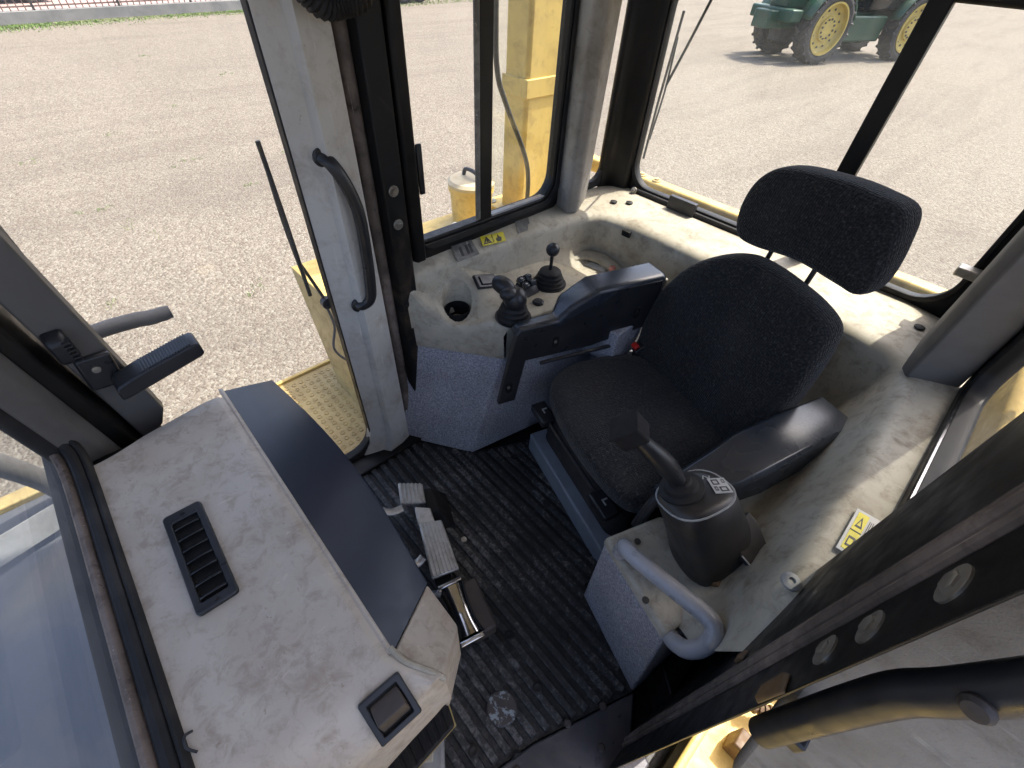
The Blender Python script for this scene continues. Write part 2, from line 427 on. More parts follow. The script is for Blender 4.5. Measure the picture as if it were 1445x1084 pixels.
def thing(name, label, cat, loc, rotz=0, group=None):
    o = bpy.data.objects.new(name, None); C.objects.link(o)
    o.empty_display_size = .05
    o.location = loc; o.rotation_euler = (0, 0, rotz); ORG[o.name] = Vector(loc)
    o['label'] = label; o['category'] = cat
    if group: o['group'] = group
    return o
def tag(o, label, cat, group=None):
    o['label'] = label; o['category'] = cat
    if group: o['group'] = group
    return o
def kind(o, k): o['kind'] = k; return o
def share(src, parent, loc=None, rot=None):
    """another piece with the same mesh"""
    c = src.copy(); C.objects.link(c); c.parent = parent
    if loc is not None: c.location = loc
    if rot is not None: c.rotation_euler = rot
    ORG[c.name] = ORG[parent.name]
    return c
def copy_tree(o, parent=None):
    c = o.copy(); C.objects.link(c); c.parent = parent
    ORG[c.name] = ORG.get(o.name, Vector((0, 0, 0)))
    for ch in list(o.children): copy_tree(ch, c)
    return c

from mathutils.bvhtree import BVHTree
def hit(obj, origin, direction):
    off = ORG[obj.name]
    t = BVHTree.FromPolygons([v.co + off for v in obj.data.vertices], [tuple(p.vertices) for p in obj.data.polygons])
    p, n, _, _ = t.ray_cast(Vector(origin), Vector(direction).normalized())
    if n.dot(Vector(direction)) > 0: n = -n
    return p, n

def rrect(a0, a1, b0, b1, r, n=6):
    """rounded rectangle loop in (a,b); r = 4 radii (a0b0, a1b0, a1b1, a0b1)"""
    if not isinstance(r, (tuple, list)): r = (r,) * 4
    out = []
    for (ca, cb, w0, rr) in ((a0, b0, 180, r[0]), (a1, b0, 270, r[1]), (a1, b1, 0, r[2]), (a0, b1, 90, r[3])):
        sa = 1 if ca == a0 else -1; sb = 1 if cb == b0 else -1
        for k in range(n + 1):
            w = R(w0 + 90 * k / n)
            out.append((ca + sa * rr + rr * math.cos(w), cb + sb * rr + rr * math.sin(w)))
    return out
def on_x(loop, x): return [Vector((x, a, b)) for a, b in loop]
def on_y(loop, y): return [Vector((a, y, b)) for a, b in loop]
def on_z(loop, z): return [Vector((a, b, z)) for a, b in loop]

def cr(pts, k=6, closed=False):
    """Catmull-Rom through points"""
    P = [Vector(p) for p in pts]; out = []; n = len(P)
    for i in range(n if closed else n - 1):
        g = lambda j: P[j % n] if closed else P[min(max(j, 0), n - 1)]
        p0, p1, p2, p3 = g(i - 1), g(i), g(i + 1), g(i + 2)
        for t in range(k):
            t /= k
            out.append(.5 * (2 * p1 + (p2 - p0) * t + (2 * p0 - 5 * p1 + 4 * p2 - p3) * t * t + (3 * p1 - p0 - 3 * p2 + p3) * t ** 3))
    if not closed: out.append(P[-1])
    return out
def fillet(pts, f=.35, n=4):
    """round the inner corners of a polyline"""
    P = [Vector(p) for p in pts]; out = [P[0]]
    for i in range(1, len(P) - 1):
        ff = f[i - 1] if isinstance(f, (list, tuple)) else f
        a = P[i].lerp(P[i - 1], ff); b = P[i].lerp(P[i + 1], ff)
        for k in range(n + 1):
            t = k / n
            out.append(a * (1 - t) ** 2 + P[i] * 2 * t * (1 - t) + b * t * t)
    return out + [P[-1]]
def sm(a, b, x):
    t = min(1, max(0, (x - a) / (b - a))); return t * t * (3 - 2 * t)
def pillow(outline, frame, th_front, th_back, rings=9, p=.5, dish=None):
    """puffed cushion from an outline; frame(a, b, d) -> point"""
    pts = cr([(a, b, 0) for a, b in outline], 5, True)
    ca = sum(q.x for q in pts) / len(pts); cb = sum(q.y for q in pts) / len(pts)
    R_ = []
    for k in range(-rings, rings + 1):
        t = k / rings
        s = (1 - abs(t) ** 2.6) ** p if abs(t) < 1 else 0
        s = .03 + .97 * s
        d = (math.sin(t * math.pi / 2)) * (th_front if t > 0 else th_back)
        row = []
        for q in pts:
            a = ca + (q.x - ca) * s; b = cb + (q.y - cb) * s
            dd = d + (dish(a, b) if dish and t > 0 else 0) * max(0, t)
            row.append(frame(a, b, dd))
        R_.append(row)
    return R_

# ================================================================== THE YARD
G = -1.4
g = MB()
def gz(x, y):
    if (x - .5) ** 2 + (y + .5) ** 2 < 25: return G
    return G + .05 * noise.noise(Vector((x * .12, y * .12, 0))) + .02 * noise.noise(Vector((x * .5, y * .5, 3)))
xs = [-600, -150, -60] + [-30 + 1.2 * i for i in range(60)] + [60, 150, 600]
ys = [-600, -150, -70] + [-50 + 1.2 * i for i in range(60)] + [40, 150, 600]
g.grid([[(x, y, gz(x, y)) for x in xs] for y in ys])
kind(O('gravel_yard', g, 'gravel', smooth=60), 'structure')
FD = Vector((.15, -.99, 0)).normalized(); FP = Vector((24.55, -1.0, G))        # line of the boundary wall
def fpt(s, z, off=0): p = FP + FD * s + Vector((FD.y * -1, FD.x, 0)) * off; return Vector((p.x, p.y, G + z))
p = MB(); p.extr([fpt(-30, .02, .5), fpt(20, .02, .5), fpt(20, .02, 30), fpt(-30, .02, 30)], (0, 0, .06))
kind(O('pavement', p, 'pave', smooth=0), 'structure')

def blades(mb, c, n, spread, h, w=.012):
    for _ in range(n):
        a = random.uniform(0, 6.283); rr = spread * math.sqrt(random.random())
        p = Vector((c[0] + rr * math.cos(a), c[1] + rr * math.sin(a), c[2]))
        hh = h * random.uniform(.5, 1.2); b = random.uniform(0, 6.283); l = hh * random.uniform(.1, .6)
        d = Vector((math.cos(b), math.sin(b), 0)); s = Vector((-d.y, d.x, 0)) * w
        mb.add([p - s, p + s, p + d * l * .4 + Vector((0, 0, hh * .7)) + s * .6, p + d * l + Vector((0, 0, hh))], [(0, 1, 2), (0, 2, 3)])
gr = MB()
for i in range(16000):
    s = random.uniform(-9, 22); o_ = random.gauss(0, .35)
    q = fpt(s, 0, -.12 - abs(o_) * 1.3 if s < 9.5 else random.uniform(-2.2, 3.5)); blades(gr, q, 1, .05, .055, .018)
kind(tag(O('grass', gr, 'grass', smooth=0), 'strip of short green grass along the foot of the concrete wall', 'grass'), 'stuff')
tu = MB()
for (x, y) in ((7.36, -.22), (11.4, -.74), (6.9, -.5), (8.2, .1), (9.3, -1.5), (6.1, -.1), (7.9, -1.9), (10.5, .5), (5.6, .35), (12.6, -2.2), (15, -4), (8.8, -3.0), (18, -3), (13.4, -6.8), (5.0, -.9)):
    for _ in range(4): blades(tu, (x + random.gauss(0, .10), y + random.gauss(0, .10), G), random.randint(4, 14), .06, .03, .005)
kind(tag(O('weed_tuft', tu, 'grass', smooth=0), 'scattered green weed tufts growing through the gravel', 'weeds'), 'stuff')

fe = thing('boundary_fence', 'low concrete wall topped with thin rust brown railings beyond the gravel', 'fence', fpt(0, 0))
w = MB(); w.extr([fpt(-14, 0, 0), fpt(12, 0, 0), fpt(12, 0, .22), fpt(-14, 0, .22)], (0, 0, .34)); O('wall', w, 'concrete', fe, bevel=.02)
w = MB()
for z in (.42, 1.3): w.extr([fpt(-14, z, .09), fpt(12, z, .09), fpt(12, z, .13), fpt(-14, z, .13)], (0, 0, .04))
O('rail', w, 'ironbar', fe, smooth=0)
w = MB(); w.box((0, 0, .87), (.03, .03, 1.1)); bar = O('bar', w, 'ironbar', fe, local=True, smooth=0)
for i in range(118):
    q = fpt(-13.9 + .2 * i, 0, .11) - ORG[fe.name]
    if i == 0: bar.location = q
    else: share(bar, fe, q)
w = MB(); w.box((0, 0, .75), (.07, .07, 1.5)); post = O('fence_post', w, 'darkprint', fe, local=True, smooth=0)
for i in range(9):
    q = fpt(-12.0 + 2.5 * i, 0, .06) - ORG[fe.name]
    if i == 0: post.location = q
    else: share(post, fe, q)

# ---- wheels shared by the vehicles
def wheel(parent, c, ax, r, w, rim, rimr, lugs=22, side=1, rimmat='rimyellow', nb=12):
    """tyre (> lugs) + dished rim (> bolts); ax = unit axle vector pointing outward"""
    ax = Vector(ax).normalized(); c = Vector(c); q = Vector((0, 0, 1)).rotation_difference(ax)
    t = MB(); h = w / 2
    t.lathe([(rimr * .98, -h * .8), (rimr * 1.15, -h), (r * .86, -h), (r * .96, -h * .85), (r * .965, h * .85), (r * .86, h), (rimr * 1.15, h), (rimr * .98, h * .8)], c, ax, 40, False)
    tyre = O('tyre', t, 'tyre', parent)
    if lugs:
        l = MB()
        for k in range(lugs):
            for sgn in (-1, 1):
                a = 2 * math.pi * (k + (.5 if sgn > 0 else 0)) / lugs
                rot = q.to_matrix() @ Matrix.Rotation(a, 3, 'Z')
                l.box(c + rot @ Vector((r * .975, 0, sgn * h * .48)), (r * .09, r * .085, h * 1.0), rot @ Matrix.Rotation(sgn * .6, 3, 'X'))
        kind(O('tread', l, 'tyre', tyre, smooth=0), 'stuff')
    m = MB()
    m.lathe([(rimr, h * .8), (rimr, h * .95), (rimr * .93, h * .95), (rimr * .9, h * .5), (rimr * .78, h * .35), (rimr * .5, h * .42), (rimr * .46, h * .6), (rimr * .2, h * .62), (.001, h * .62)], c, ax, 36, False)
    ro = O('rim', m, rimmat, parent)
    b = MB()
    for k in range(nb):
        for rad, hh in ((.70, .36), (.36, .6)):
            a = 2 * math.pi * k / nb
            b.lathe([(rimr * .045, 0), (rimr * .045, .03)], c + q @ Vector((rimr * rad * math.cos(a), rimr * rad * math.sin(a), h * hh)), ax, 6)
    kind(O('wheel_bolt', b, 'darkprint', ro), 'stuff')
    return tyre

# ---- green tractor
TA = Vector((-.36, -.93, 0)).normalized(); TS = Vector((TA.y, -TA.x, 0))        # axis away from the cab, outward near side
T0 = Vector((7.15, -21.45, G))
tr = thing('farm_tractor', 'big green tractor with yellow wheel rims parked on the gravel behind the rear window', 'tractor', T0)
def tp(a, s, z): return T0 + TA * a - TS * s + Vector((0, 0, z))                  # s: 0 near wheels -> 1.9 far wheels
for (a, s, out) in ((0, 0, 1), (0, 1.95, -1), (4.35, 0, 1), (4.35, 1.95, -1)):
    wheel(tr, tp(a, s, 1.0), TS * out, 1.0, .62, True, .74, 20)
for a in (0, 4.35): O('axle', MB().tube([tp(a, .3, .97), tp(a, 1.65, .97)], .2, 10), 'green', tr)
TR = Matrix((( TA.x, -TS.x, 0), (TA.y, -TS.y, 0), (0, 0, 1)))
b = MB(); b.box(tp(1.6, .97, 1.15), (7.2, .75, .5), TR); O('chassis', b, 'green', tr, bevel=.04)
b = MB(); b.box(tp(2.1, .35, .95), (2.2, .5, .75), TR); O('step_tank', b, 'green', tr, bevel=.06)
b = MB(); b.box(tp(-.55, .97, .8), (1.2, .5, .55), TR); O('front_axle_housing', b, 'tyre', tr, bevel=.05)
b = MB(); b.box(tp(-1.4, .97, 1.3), (.5, 1.9, .35), TR); b.box(tp(-1.1, .97, 1.2), (.9, .9, .5), TR); O('front_weight', b, 'green', tr, bevel=.05)
b = MB(); b.box(tp(-.1, .97, 1.95), (2.6, .95, 1.1), TR); O('hood', b, 'green', tr, bevel=.12)
b = MB(); b.box(tp(3.2, .97, 2.4), (2.2, 1.7, 1.9), TR); O('tractor_cab', b, 'carglass', tr, bevel=.1)
b = MB(); b.box(tp(3.2, .97, 3.42), (2.4, 1.85, .16), TR); O('cab_roof', b, 'green', tr, bevel=.05)
for (a, s) in ((0, .02), (0, 1.93), (4.35, .02), (4.35, 1.93)):
    b = MB()
    path = [tp(a + 1.08 * math.cos(R(w)), s, .97 + 1.08 * math.sin(R(w))) for w in range(15, 170, 10)]
    vs = []
    for q in path: vs += [q + TS * .28, q - TS * .28]
    b.add(vs, [(2 * i, 2 * i + 1, 2 * i + 3, 2 * i + 2) for i in range(len(path) - 1)])
    fo = O('fender', b, 'green', tr); so = fo.modifiers.new('solid', 'SOLIDIFY'); so.thickness = .03
# ---- far red implement with wheels on the grass
V0 = Vector((25.6, -16.6, G))
rv = thing('farm_trailer', 'small red farm trailer standing on the far grass', 'trailer', V0)
for (dx, dy, r) in ((0, .35, .45), (.2, -.75, .5), (1.5, .2, .45)):
    wheel(rv, V0 + Vector((dx, dy, r)), (-1, .3, 0), r, .3, True, r * .62, 0, rimmat='concrete', nb=5)
b = MB(); b.box(V0 + Vector((.8, -.2, .85)), (1.6, 2.4, .35)); b.box(V0 + Vector((.8, -.2, 1.4)), (1.7, 2.5, .8)); O('trailer_body', b, 'red', rv, bevel=.03)
# ---- car beyond the fence
K0 = fpt(.2, .08, 5.2)
ca = thing('parked_car', 'dark blue car parked on the pavement beyond the railings', 'car', K0)
prof = [(-2.1, .25), (2.1, .25), (2.15, .7), (1.9, .92), (1.05, 1.0), (.55, 1.42), (-.9, 1.45), (-1.6, 1.02), (-2.1, .95), (-2.15, .6)]
b = MB(); b.extr([K0 + FD * a + Vector((FD.y, -FD.x, 0)) * .85 + Vector((0, 0, z)) for a, z in prof], Vector((-FD.y, FD.x, 0)) * 1.7)
O('car_body', b, 'bluecar', ca, bevel=.06)
b = MB(); b.extr([K0 + FD * a + Vector((FD.y, -FD.x, 0)) * .86 + Vector((0, 0, z)) for a, z in ((.95, 1.0), (.5, 1.36), (-.85, 1.38), (-1.4, 1.02))], Vector((-FD.y, FD.x, 0)) * 1.72)
O('side_window', b, 'carglass', ca)
for a in (-1.3, 1.35):
    for s in (-.75, .75): wheel(ca, K0 + FD * a + Vector((-FD.y, FD.x, 0)) * s + Vector((0, 0, .31)), Vector((-FD.y, FD.x, 0)) * (1 if s > 0 else -1), .31, .2, True, .2, 0, rimmat='silver', nb=5)

# ================================================================== THE MACHINE AROUND THE CAB (yellow)
mc = thing('yellow_machine', 'yellow deck, fenders and roll bar post of the machine around the cab', 'machine', (.5, -2.5, G))
b = MB(); b.prism([(1.3, -.80), (2.03, -.80), (2.03, -2.16), (1.3, -2.16)], .30, .40); O('side_deck', b, 'yellow', mc, bevel=.012)
b = MB(); b.bb(1.3, 1.98, -.82, -2.14, -.7, .30); O('fuel_tank', b, 'yellow', mc, bevel=.02)
b = MB(); b.bb(1.75, 1.91, -1.74, -2.05, .40, 2.6); O('roll_bar_post', b, 'yellow', mc, bevel=.02)
b = MB(); b.bb(1.66, 2.0, -1.68, -2.15, .40, .425); O('post_foot_plate', b, 'yellow', mc, bevel=.004)
b = MB(); b.bb(1.742, 1.918, -1.732, -2.06, .98, 1.06); O('post_band', b, 'yellow', mc, bevel=.004)
b = MB(); b.bb(-.5, 2.0, -2.08, -2.15, .635, .700); O('rear_beam', b, 'yellow', mc, bevel=.012)
b = MB(); b.bb(-.3, 1.3, -2.36, -4.6, -.95, -.62); O('rear_frame', b, 'yellow', mc, bevel=.08)
b = MB(); b.bb(.96, 1.30, -2.06, -2.098, .53, .62); O('beam_gusset', b, 'cream', mc, bevel=.004)
for (x, y) in ((1.26, -2.112), (1.17, -2.112)):
    b = MB(); b.bolt((x, y, .702), .014, (0, 0, 1)); O('bolt', b, 'cream', mc)
for (x, y) in ((1.70, -1.72), (1.72, -2.11), (1.97, -1.71), (1.68, -1.92)):
    b = MB(); b.bolt((x, y, .427), .022, (0, 0, 1)); O('bolt', b, 'seatfoam', mc)
# front fender and step below the right hand door
b = MB(); b.extr([(2.17, -.575, .30), (1.30, -.60, .30), (1.30, -.50, -.25), (1.80, -.52, -.25)], (0, -.02, 0)); O('fender_plate', b, 'cream', mc, bevel=.004)
b = MB(); b.extr([(2.17, -.575, .305), (1.3, -.60, .305), (1.3, -.80, .305), (2.17, -.80, .305)], (0, 0, .012)); O('fender_top', b, 'yellow', mc, bevel=.003)
b = MB(); b.bb(1.26, 2.0, -.80, .55, -.235, -.205); stp = O('step_platform', b, 'cream', mc, bevel=.004)
h = MB()
for i in range(17):
    for j in range(34):
        x = 1.30 + .041 * i; y = -.76 + .0385 * j
        h.lathe([(.0125, -.004), (.0125, .003), (.0095, .004), (.008, .0015), (.0001, .001)], (x, y, -.205), (0, 0, 1), 8)
kind(O('grip_stud', h, 'cream', stp), 'stuff')
b = MB(); b.bb(2.0, 2.02, -.80, .55, -.30, -.19); O('step_edge', b, 'yellow', stp, bevel=.003)
# front frame ahead of the windscreen
b = MB(); b.prism([(1.80, .48), (1.80, 2.6), (-.8, 2.6), (-.8, .48)], -.3, -.02); O('front_frame', b, 'deck', mc, bevel=.01)
b = MB(); b.prism([(1.86, .46), (1.86, 2.6), (1.80, 2.6), (1.80, .46)], -.34, .0); O('front_frame_edge', b, 'cream', mc, bevel=.006)
b = MB(); b.tube(cr([(1.73, .57, -.02), (1.71, .58, .12), (1.66, .62, .34), (1.58, .72, .75)], 5), .034, 14); O('hand_rail', b, 'foam', mc)
b = MB(); b.extr([(1.60, .50, .06), (1.62, .47, .10), (1.56, .78, .10), (1.54, .80, .06)], (-.02, 0, -.05)); O('reflection_strip', b, 'seatfoam', mc, bevel=.004)  # added pale strip standing in for a reflection near the rail
# left side body and boarding step below the open door, added bounce deck
b = MB(); b.prism([(-.30, -.05), (-1.15, -.05), (-1.15, -1.35), (-.30, -1.35)], -.28, -.22); lst = O('boarding_step', b, 'yellow', mc, bevel=.01)
b = MB(); b.bb(-.275, -.30, -.05, -1.35, -.24, -.10); O('step_riser', b, 'yellow', mc, bevel=.008)
b = MB(); b.bb(-.24, -1.15, -.04, .85, -.16, -.10); O('bounce_deck', b, 'yellow', mc, bevel=.01)  # unseen yellow deck added to bounce warm light onto the dash end
b = MB(); b.bb(-.37, -.60, -.66, -.72, -.219, -.12); O('step_bracket', b, 'rust', mc, bevel=.005)
b = MB(); b.bb(-.37, -.62, -.98, -1.0, -.219, -.06); O('step_bracket', b, 'rust', mc, bevel=.005)
b = MB(); b.prism([(-.40, -.45), (-.52, -.42), (-.55, -.60), (-.43, -.62)], -.219, -.207); O('worn_plate', b, 'cream', mc, bevel=.003)
b = MB(); b.tube([(-.37, -.80, -.14), (-.47, -.86, -.14)], .014, 10)
for k in range(7): b.tube([(-.37 - .014 * k, -.80 - .0085 * k, -.14), (-.376 - .014 * k, -.8035 - .0085 * k, -.14)], .02, 10)
O('threaded_rod', b, 'rust', mc)
b = MB(); b.bb(-.45, -1.05, -1.45, -2.9, -.6, .45); O('side_tank', b, 'yellow', mc, bevel=.03)
b = MB(); b.bb(-.5, -1.0, -1.5, -2.2, .452, .52); O('tank_lid', b, 'cream', mc, bevel=.01)
b = MB(); b.bb(-.3, 1.3, -3.4, .6, -.75, -.3); O('main_frame', b, 'darkprint', mc, bevel=.02)
for (x, y) in ((-.95, -2.6), (1.95, -2.6), (-1.15, 2.3), (2.2, 2.3)):
    wheel(mc, (x, y, G + .70), (1 if x > .5 else -1, 0, 0), .70, .5, True, .38, 18, nb=8)
can = thing('filter_canister', 'yellow round canister with a pale lid on the deck beside the sliding window', 'canister', (1.88, -1.50, .40))
b = MB(); b.lathe([(.105, 0), (.112, .17), (.12, .172), (.12, .2)], (1.88, -1.50, .40), n=32); O('body', b, 'yellow', can)
b = MB(); b.lathe([(.122, .2), (.124, .215), (.11, .228), (.02, .232), (.0001, .232)], (1.88, -1.50, .40), n=32); O('lid', b, worn('cream_lid', (.55, .48, .32), (.40, .33, .2), .6, scale=14), can)
b = MB(); b.tube(cr([(1.82, -1.50, .632), (1.84, -1.50, .665), (1.92, -1.50, .665), (1.94, -1.50, .632)], 5), .01, 8); O('handle', b, 'darkprint', can)
fc = thing('filler_cap', 'dusty grey filler cap with a raised grip on the yellow deck', 'cap', (1.72, -1.24, .40))
b = MB(); b.lathe([(.075, 0), (.075, .03), (.06, .045), (.0001, .05)], (1.72, -1.24, .40)); O('cap', b, 'seatfoam', fc)
b = MB(); b.box((1.72, -1.24, .475), (.03, .11, .07), Matrix.Rotation(.3, 3, 'Z')); O('grip', b, 'seatfoam', fc, bevel=.01)
hz = MB(); hz.tube(cr([(1.60, -1.40, 2.0), (1.6, -1.407, 1.365), (1.6, -1.42, 1.15), (1.60, -1.477, 1.02), (1.6, -1.62, .76), (1.62, -1.66, .55), (1.65, -1.66, .40)], 6), .011, 10)
tag(O('hanging_cable', hz, 'darkprint', smooth=60), 'grey cable hanging down in front of the yellow roll bar post', 'cable')

# ================================================================== THE CAB SHELL
cab = thing('machine_cab', 'cab shell of floor, black window posts, dusty windows and grey sills around the seat', 'cab', (.5, -.75, 0))
b = MB(); b.prism([(-.20, .36), (1.2, .36), (1.2, -1.76), (-.20, -1.76)], -.10, -.012); O('floor_pan', b, 'post', cab)
b = MB(); b.bb(1.165, 1.20, -.55, -1.76, -.1, .76); O('wall_panel', b, 'post', cab)
b = MB(); b.bb(-.22, 1.20, -1.765, -1.80, -.1, .77); O('wall_panel', b, 'post', cab)
b = MB(); b.bb(-.235, -.27, -.72, -1.80, -.1, .75); O('wall_panel', b, 'post', cab)
b = MB(); b.bb(-.16, -.20, -.42, -.74, -.1, .72); O('wall_panel', b, 'post', cab)
b = MB(); b.bb(-.2, 1.2, .335, .36, -.1, .64); O('wall_panel', b, 'post', cab)
b = MB(); b.prism([(-.30, .44), (1.26, .44), (1.26, -1.86), (-.30, -1.86)], 1.985, 2.08); O('roof', b, 'yellow', cab, bevel=.03)
b = MB(); b.prism([(-.22, .42), (1.18, .42), (1.18, -1.94), (-.22, -1.94)], 1.94, 1.98); O('headliner', b, 'headliner', cab)
b = MB(); b.bb(-.20, 1.2, -1.71, -1.80, 1.475, 1.94); b.bb(1.15, 1.2, .4, -1.71, 1.86, 1.94); b.bb(-.24, -.19, .4, -1.71, 1.86, 1.94); b.bb(-.19, 1.15, .40, .45, 1.86, 1.94)
O('roof_header', b, 'post', cab, bevel=.008)

# --- right side: black B post with rubber strips, bolts
b = MB(); b.prism([(1.13, -.575), (1.105, -.585), (1.105, -.645), (1.125, -.655), (1.19, -.655), (1.19, -.575)], 0, 1.94); bp = O('door_post', b, 'dusty', cab, bevel=.004)
for z in (1.035, .94):
    b = MB(); b.bolt((1.1045, -.612, z), .009, (-1, 0, 0)); O('bolt', b, 'steel', bp)
b = MB(); b.tube([(1.145, -.560, .0), (1.145, -.560, 1.94)], .018, 12); O('post_seal', b, 'dustrubber', bp)
b = MB(); b.prism([(1.16, -.535), (1.16, -.575), (1.2, -.575), (1.2, -.535)], 0, 1.94); O('post_channel', b, 'post', bp)
b = MB(); b.prism([(1.11, -.655), (1.10, -.662), (1.10, -.69), (1.115, -.70), (1.17, -.70), (1.17, -.655)], .80, 1.94); O('post_edge', b, 'post', bp, bevel=.003)
# --- right side sliding window
fr = MB()
o_ = rrect(-1.375, -.665, .765, 1.90, .085); i_ = rrect(-1.315, -.708, .835, 1.84, (.075, .03, .03, .06))
fr.ring(on_x(o_, 1.150), on_x(i_, 1.150), (.045, 0, 0)); sw = O('window_frame', fr, 'post', cab, bevel=.006)
fr = MB(); fr.ring(on_x(rrect(-1.345, -.69, .80, 1.87, .08), 1.143), on_x(rrect(-1.325, -.703, .822, 1.85, (.075, .03, .03, .06)), 1.143), (.0065, 0, 0)); O('gasket', fr, 'rubber', sw, bevel=.002)
b = MB(); b.bb(1.153, 1.162, -.712, -1.000, .832, 1.845); sp = O('sliding_pane', b, 'glass', cab, smooth=0)
b = MB(); b.bb(1.147, 1.1525, -.955, -1.003, .836, 1.845); b.bb(1.1625, 1.170, -.955, -1.003, .836, 1.845); O('pane_stile', b, 'post', sp, bevel=.002)
b = MB(); b.bb(1.148, 1.1525, -.936, -.9549, .842, 1.84); O('pane_seal', b, 'tape', sp)
b = MB(); b.bb(1.173, 1.182, -.96, -1.312, .838, 1.845); O('rear_pane', b, 'glass_tint', cab, smooth=0)
b = MB(); b.bb(1.152, 1.172, -1.01, -1.305, .835, .842); O('slide_track', b, 'silver', sw)
b = MB(); b.bb(1.118, 1.149, -.672, -.715, 1.02, 1.115); b.bb(1.108, 1.118, -.700, -.718, 1.0, 1.135); O('pane_catch', b, 'black', sw, bevel=.004)
# --- C post trim (grey) and black corner post
b = MB(); b.prism([(1.085, -1.335), (1.062, -1.375), (1.135, -1.515), (1.175, -1.50), (1.185, -1.37), (1.145, -1.345)], .775, 1.94, [(1.075, -1.325), (1.045, -1.375), (1.115, -1.53), (1.175, -1.52), (1.185, -1.37), (1.145, -1.335)])
O('rear_post_trim', b, 'trim', cab, bevel=.014, seg=3)
b = MB(); b.prism([(1.075, -1.70), (1.075, -1.76), (1.135, -1.775), (1.19, -1.94), (1.19, -1.63), (1.165, -1.625), (1.15, -1.67)], .78, 1.94); O('corner_post', b, 'post', cab, bevel=.012)
fr = MB(); fr.ring(on_x(rrect(-1.66, -1.44, .79, 1.90, .05), 1.165), on_x(rrect(-1.635, -1.46, .82, 1.87, .06), 1.165), (.022, 0, 0)); cw = O('corner_window_frame', fr, 'rubber', cab, bevel=.003)
b = MB(); b.bb(1.172, 1.178, -1.455, -1.64, .815, 1.875); O('pane', b, 'glass', cw, smooth=0)
# --- rear window
fr = MB(); fr.ring(on_y(rrect(-.125, 1.115, .745, 1.56, .09), -1.725), on_y(rrect(-.078, 1.072, .808, 1.478, .085), -1.725), (0, -.04, 0)); rw = O('rear_window_frame', fr, 'post', cab, bevel=.008)
fr = MB(); fr.ring(on_y(rrect(-.088, 1.082, .798, 1.488, .09), -1.716), on_y(rrect(-.074, 1.068, .812, 1.474, .085), -1.716), (0, -.0085, 0)); O('gasket', fr, 'rubber', rw, bevel=.003)
b = MB(); b.extr(on_y(rrect(-.085, 1.079, .80, 1.485, .085), -1.742), (0, -.006, 0)); O('pane', b, 'glass_rear', rw, smooth=0)
b = MB(); b.bb(.309, .361, -1.706, -1.738, .80, 1.485); O('rear_window_post', b, 'post', rw, bevel=.004)
b = MB(); b.tube([(1.03, -1.708, .796), (.375, -1.708, .796)], .010, 10); b.tube([(1.03, -1.700, .784), (.375, -1.700, .784)], .006, 8); O('rail', b, 'rubber', rw)
b = MB(); b.bb(.745, .862, -1.688, -1.712, .785, .838); O('window_latch', b, 'black', rw, bevel=.003)
b = MB(); b.bb(-.155, -.045, -1.66, -1.70, .93, .955); O('window_catch', b, 'steel', rw, bevel=.004)
b = MB(); b.bolt((1.03, -1.693, .80), .008, (0, 1, .3)); O('bolt', b, 'steel', rw)
# --- rear left post
b = MB(); b.prism([(-.105, -1.345), (-.088, -1.375), (-.088, -1.54), (-.13, -1.70), (-.22, -1.76), (-.235, -1.60), (-.21, -1.395)], .775, 1.94); O('rear_post_trim', b, 'trimshade', cab, bevel=.007)
b = MB(); b.prism([(-.13, -1.703), (-.12, -1.76), (-.235, -1.80), (-.235, -1.65)], .75, 1.94); O('corner_post', b, 'post', cab, bevel=.008)
# --- left side window behind the door post
fr = MB(); fr.ring(on_x(rrect(-1.42, -.735, .765, 1.90, .07), -.212), on_x(rrect(-1.375, -.79, .81, 1.86, .06), -.212), (-.05, 0, 0)); lw = O('window_frame', fr, 'post', cab, bevel=.008)
b = MB(); b.bb(-.238, -.245, -1.38, -.785, .805, 1.865); O('pane', b, 'glass', lw, smooth=0)
b = MB(); b.bb(-.214, -.232, -1.30, -.82, .802, .8095); O('slide_track', b, 'chrome', lw)
b = MB(); b.bb(1.075, 1.16, -.57, .30, -.01, .020); O('door_threshold', b, 'post', cab, bevel=.004)
# --- left door post, near the camera
post = O('door_post', MB().prism([(-.158, -.665), (-.152, -.60), (-.144, -.50), (-.140, -.42), (-.140, -.299), (-.144, -.303), (-.165, -.352), (-.175, -.42), (-.225, -.665)], -.02, 1.94), 'post', cab, bevel=.004)
for (x, y, r) in ((-.139, -.378, .0065), (-.138, -.393, .009), (-.139, -.409, .0065), (-.1395, -.420, .0045)):
    O('door_seal', MB().tube([(x, y, .02), (x, y, .9), (x, y, 1.94)], r, 10), 'dustrubber', post)
for z in (1.222, 1.120, 1.045):
    b = MB(); b.lathe([(.0185, -.001), (.0185, .0015), (.0150, .0025)], (-.1395, -.341, z), (1, 0, 0), 20); b.lathe([(.0105, .002), (.0105, .0045), (.0085, .0055)], (-.1395, -.341, z), (1, 0, 0), 6); O('bolt', b, 'steel', post)
b = MB(); b.hexa([(-.1395, -.322, .93), (-.1395, -.298, .93), (-.1395, -.296, 1.0), (-.1395, -.330, .985)], [(-.131, -.320, .935), (-.131, -.300, .935), (-.134, -.299, .995), (-.132, -.326, .98)]); O('post_bracket', b, 'rust', post, bevel=.003)
b = MB(); b.hexa([(-.1395, -.455, .70), (-.1395, -.435, .70), (-.1395, -.435, .73), (-.1395, -.455, .735)], [(-.133, -.452, .703), (-.134, -.437, .703), (-.134, -.437, .727), (-.133, -.452, .73)]); O('post_bracket', b, 'rust', post, bevel=.002)
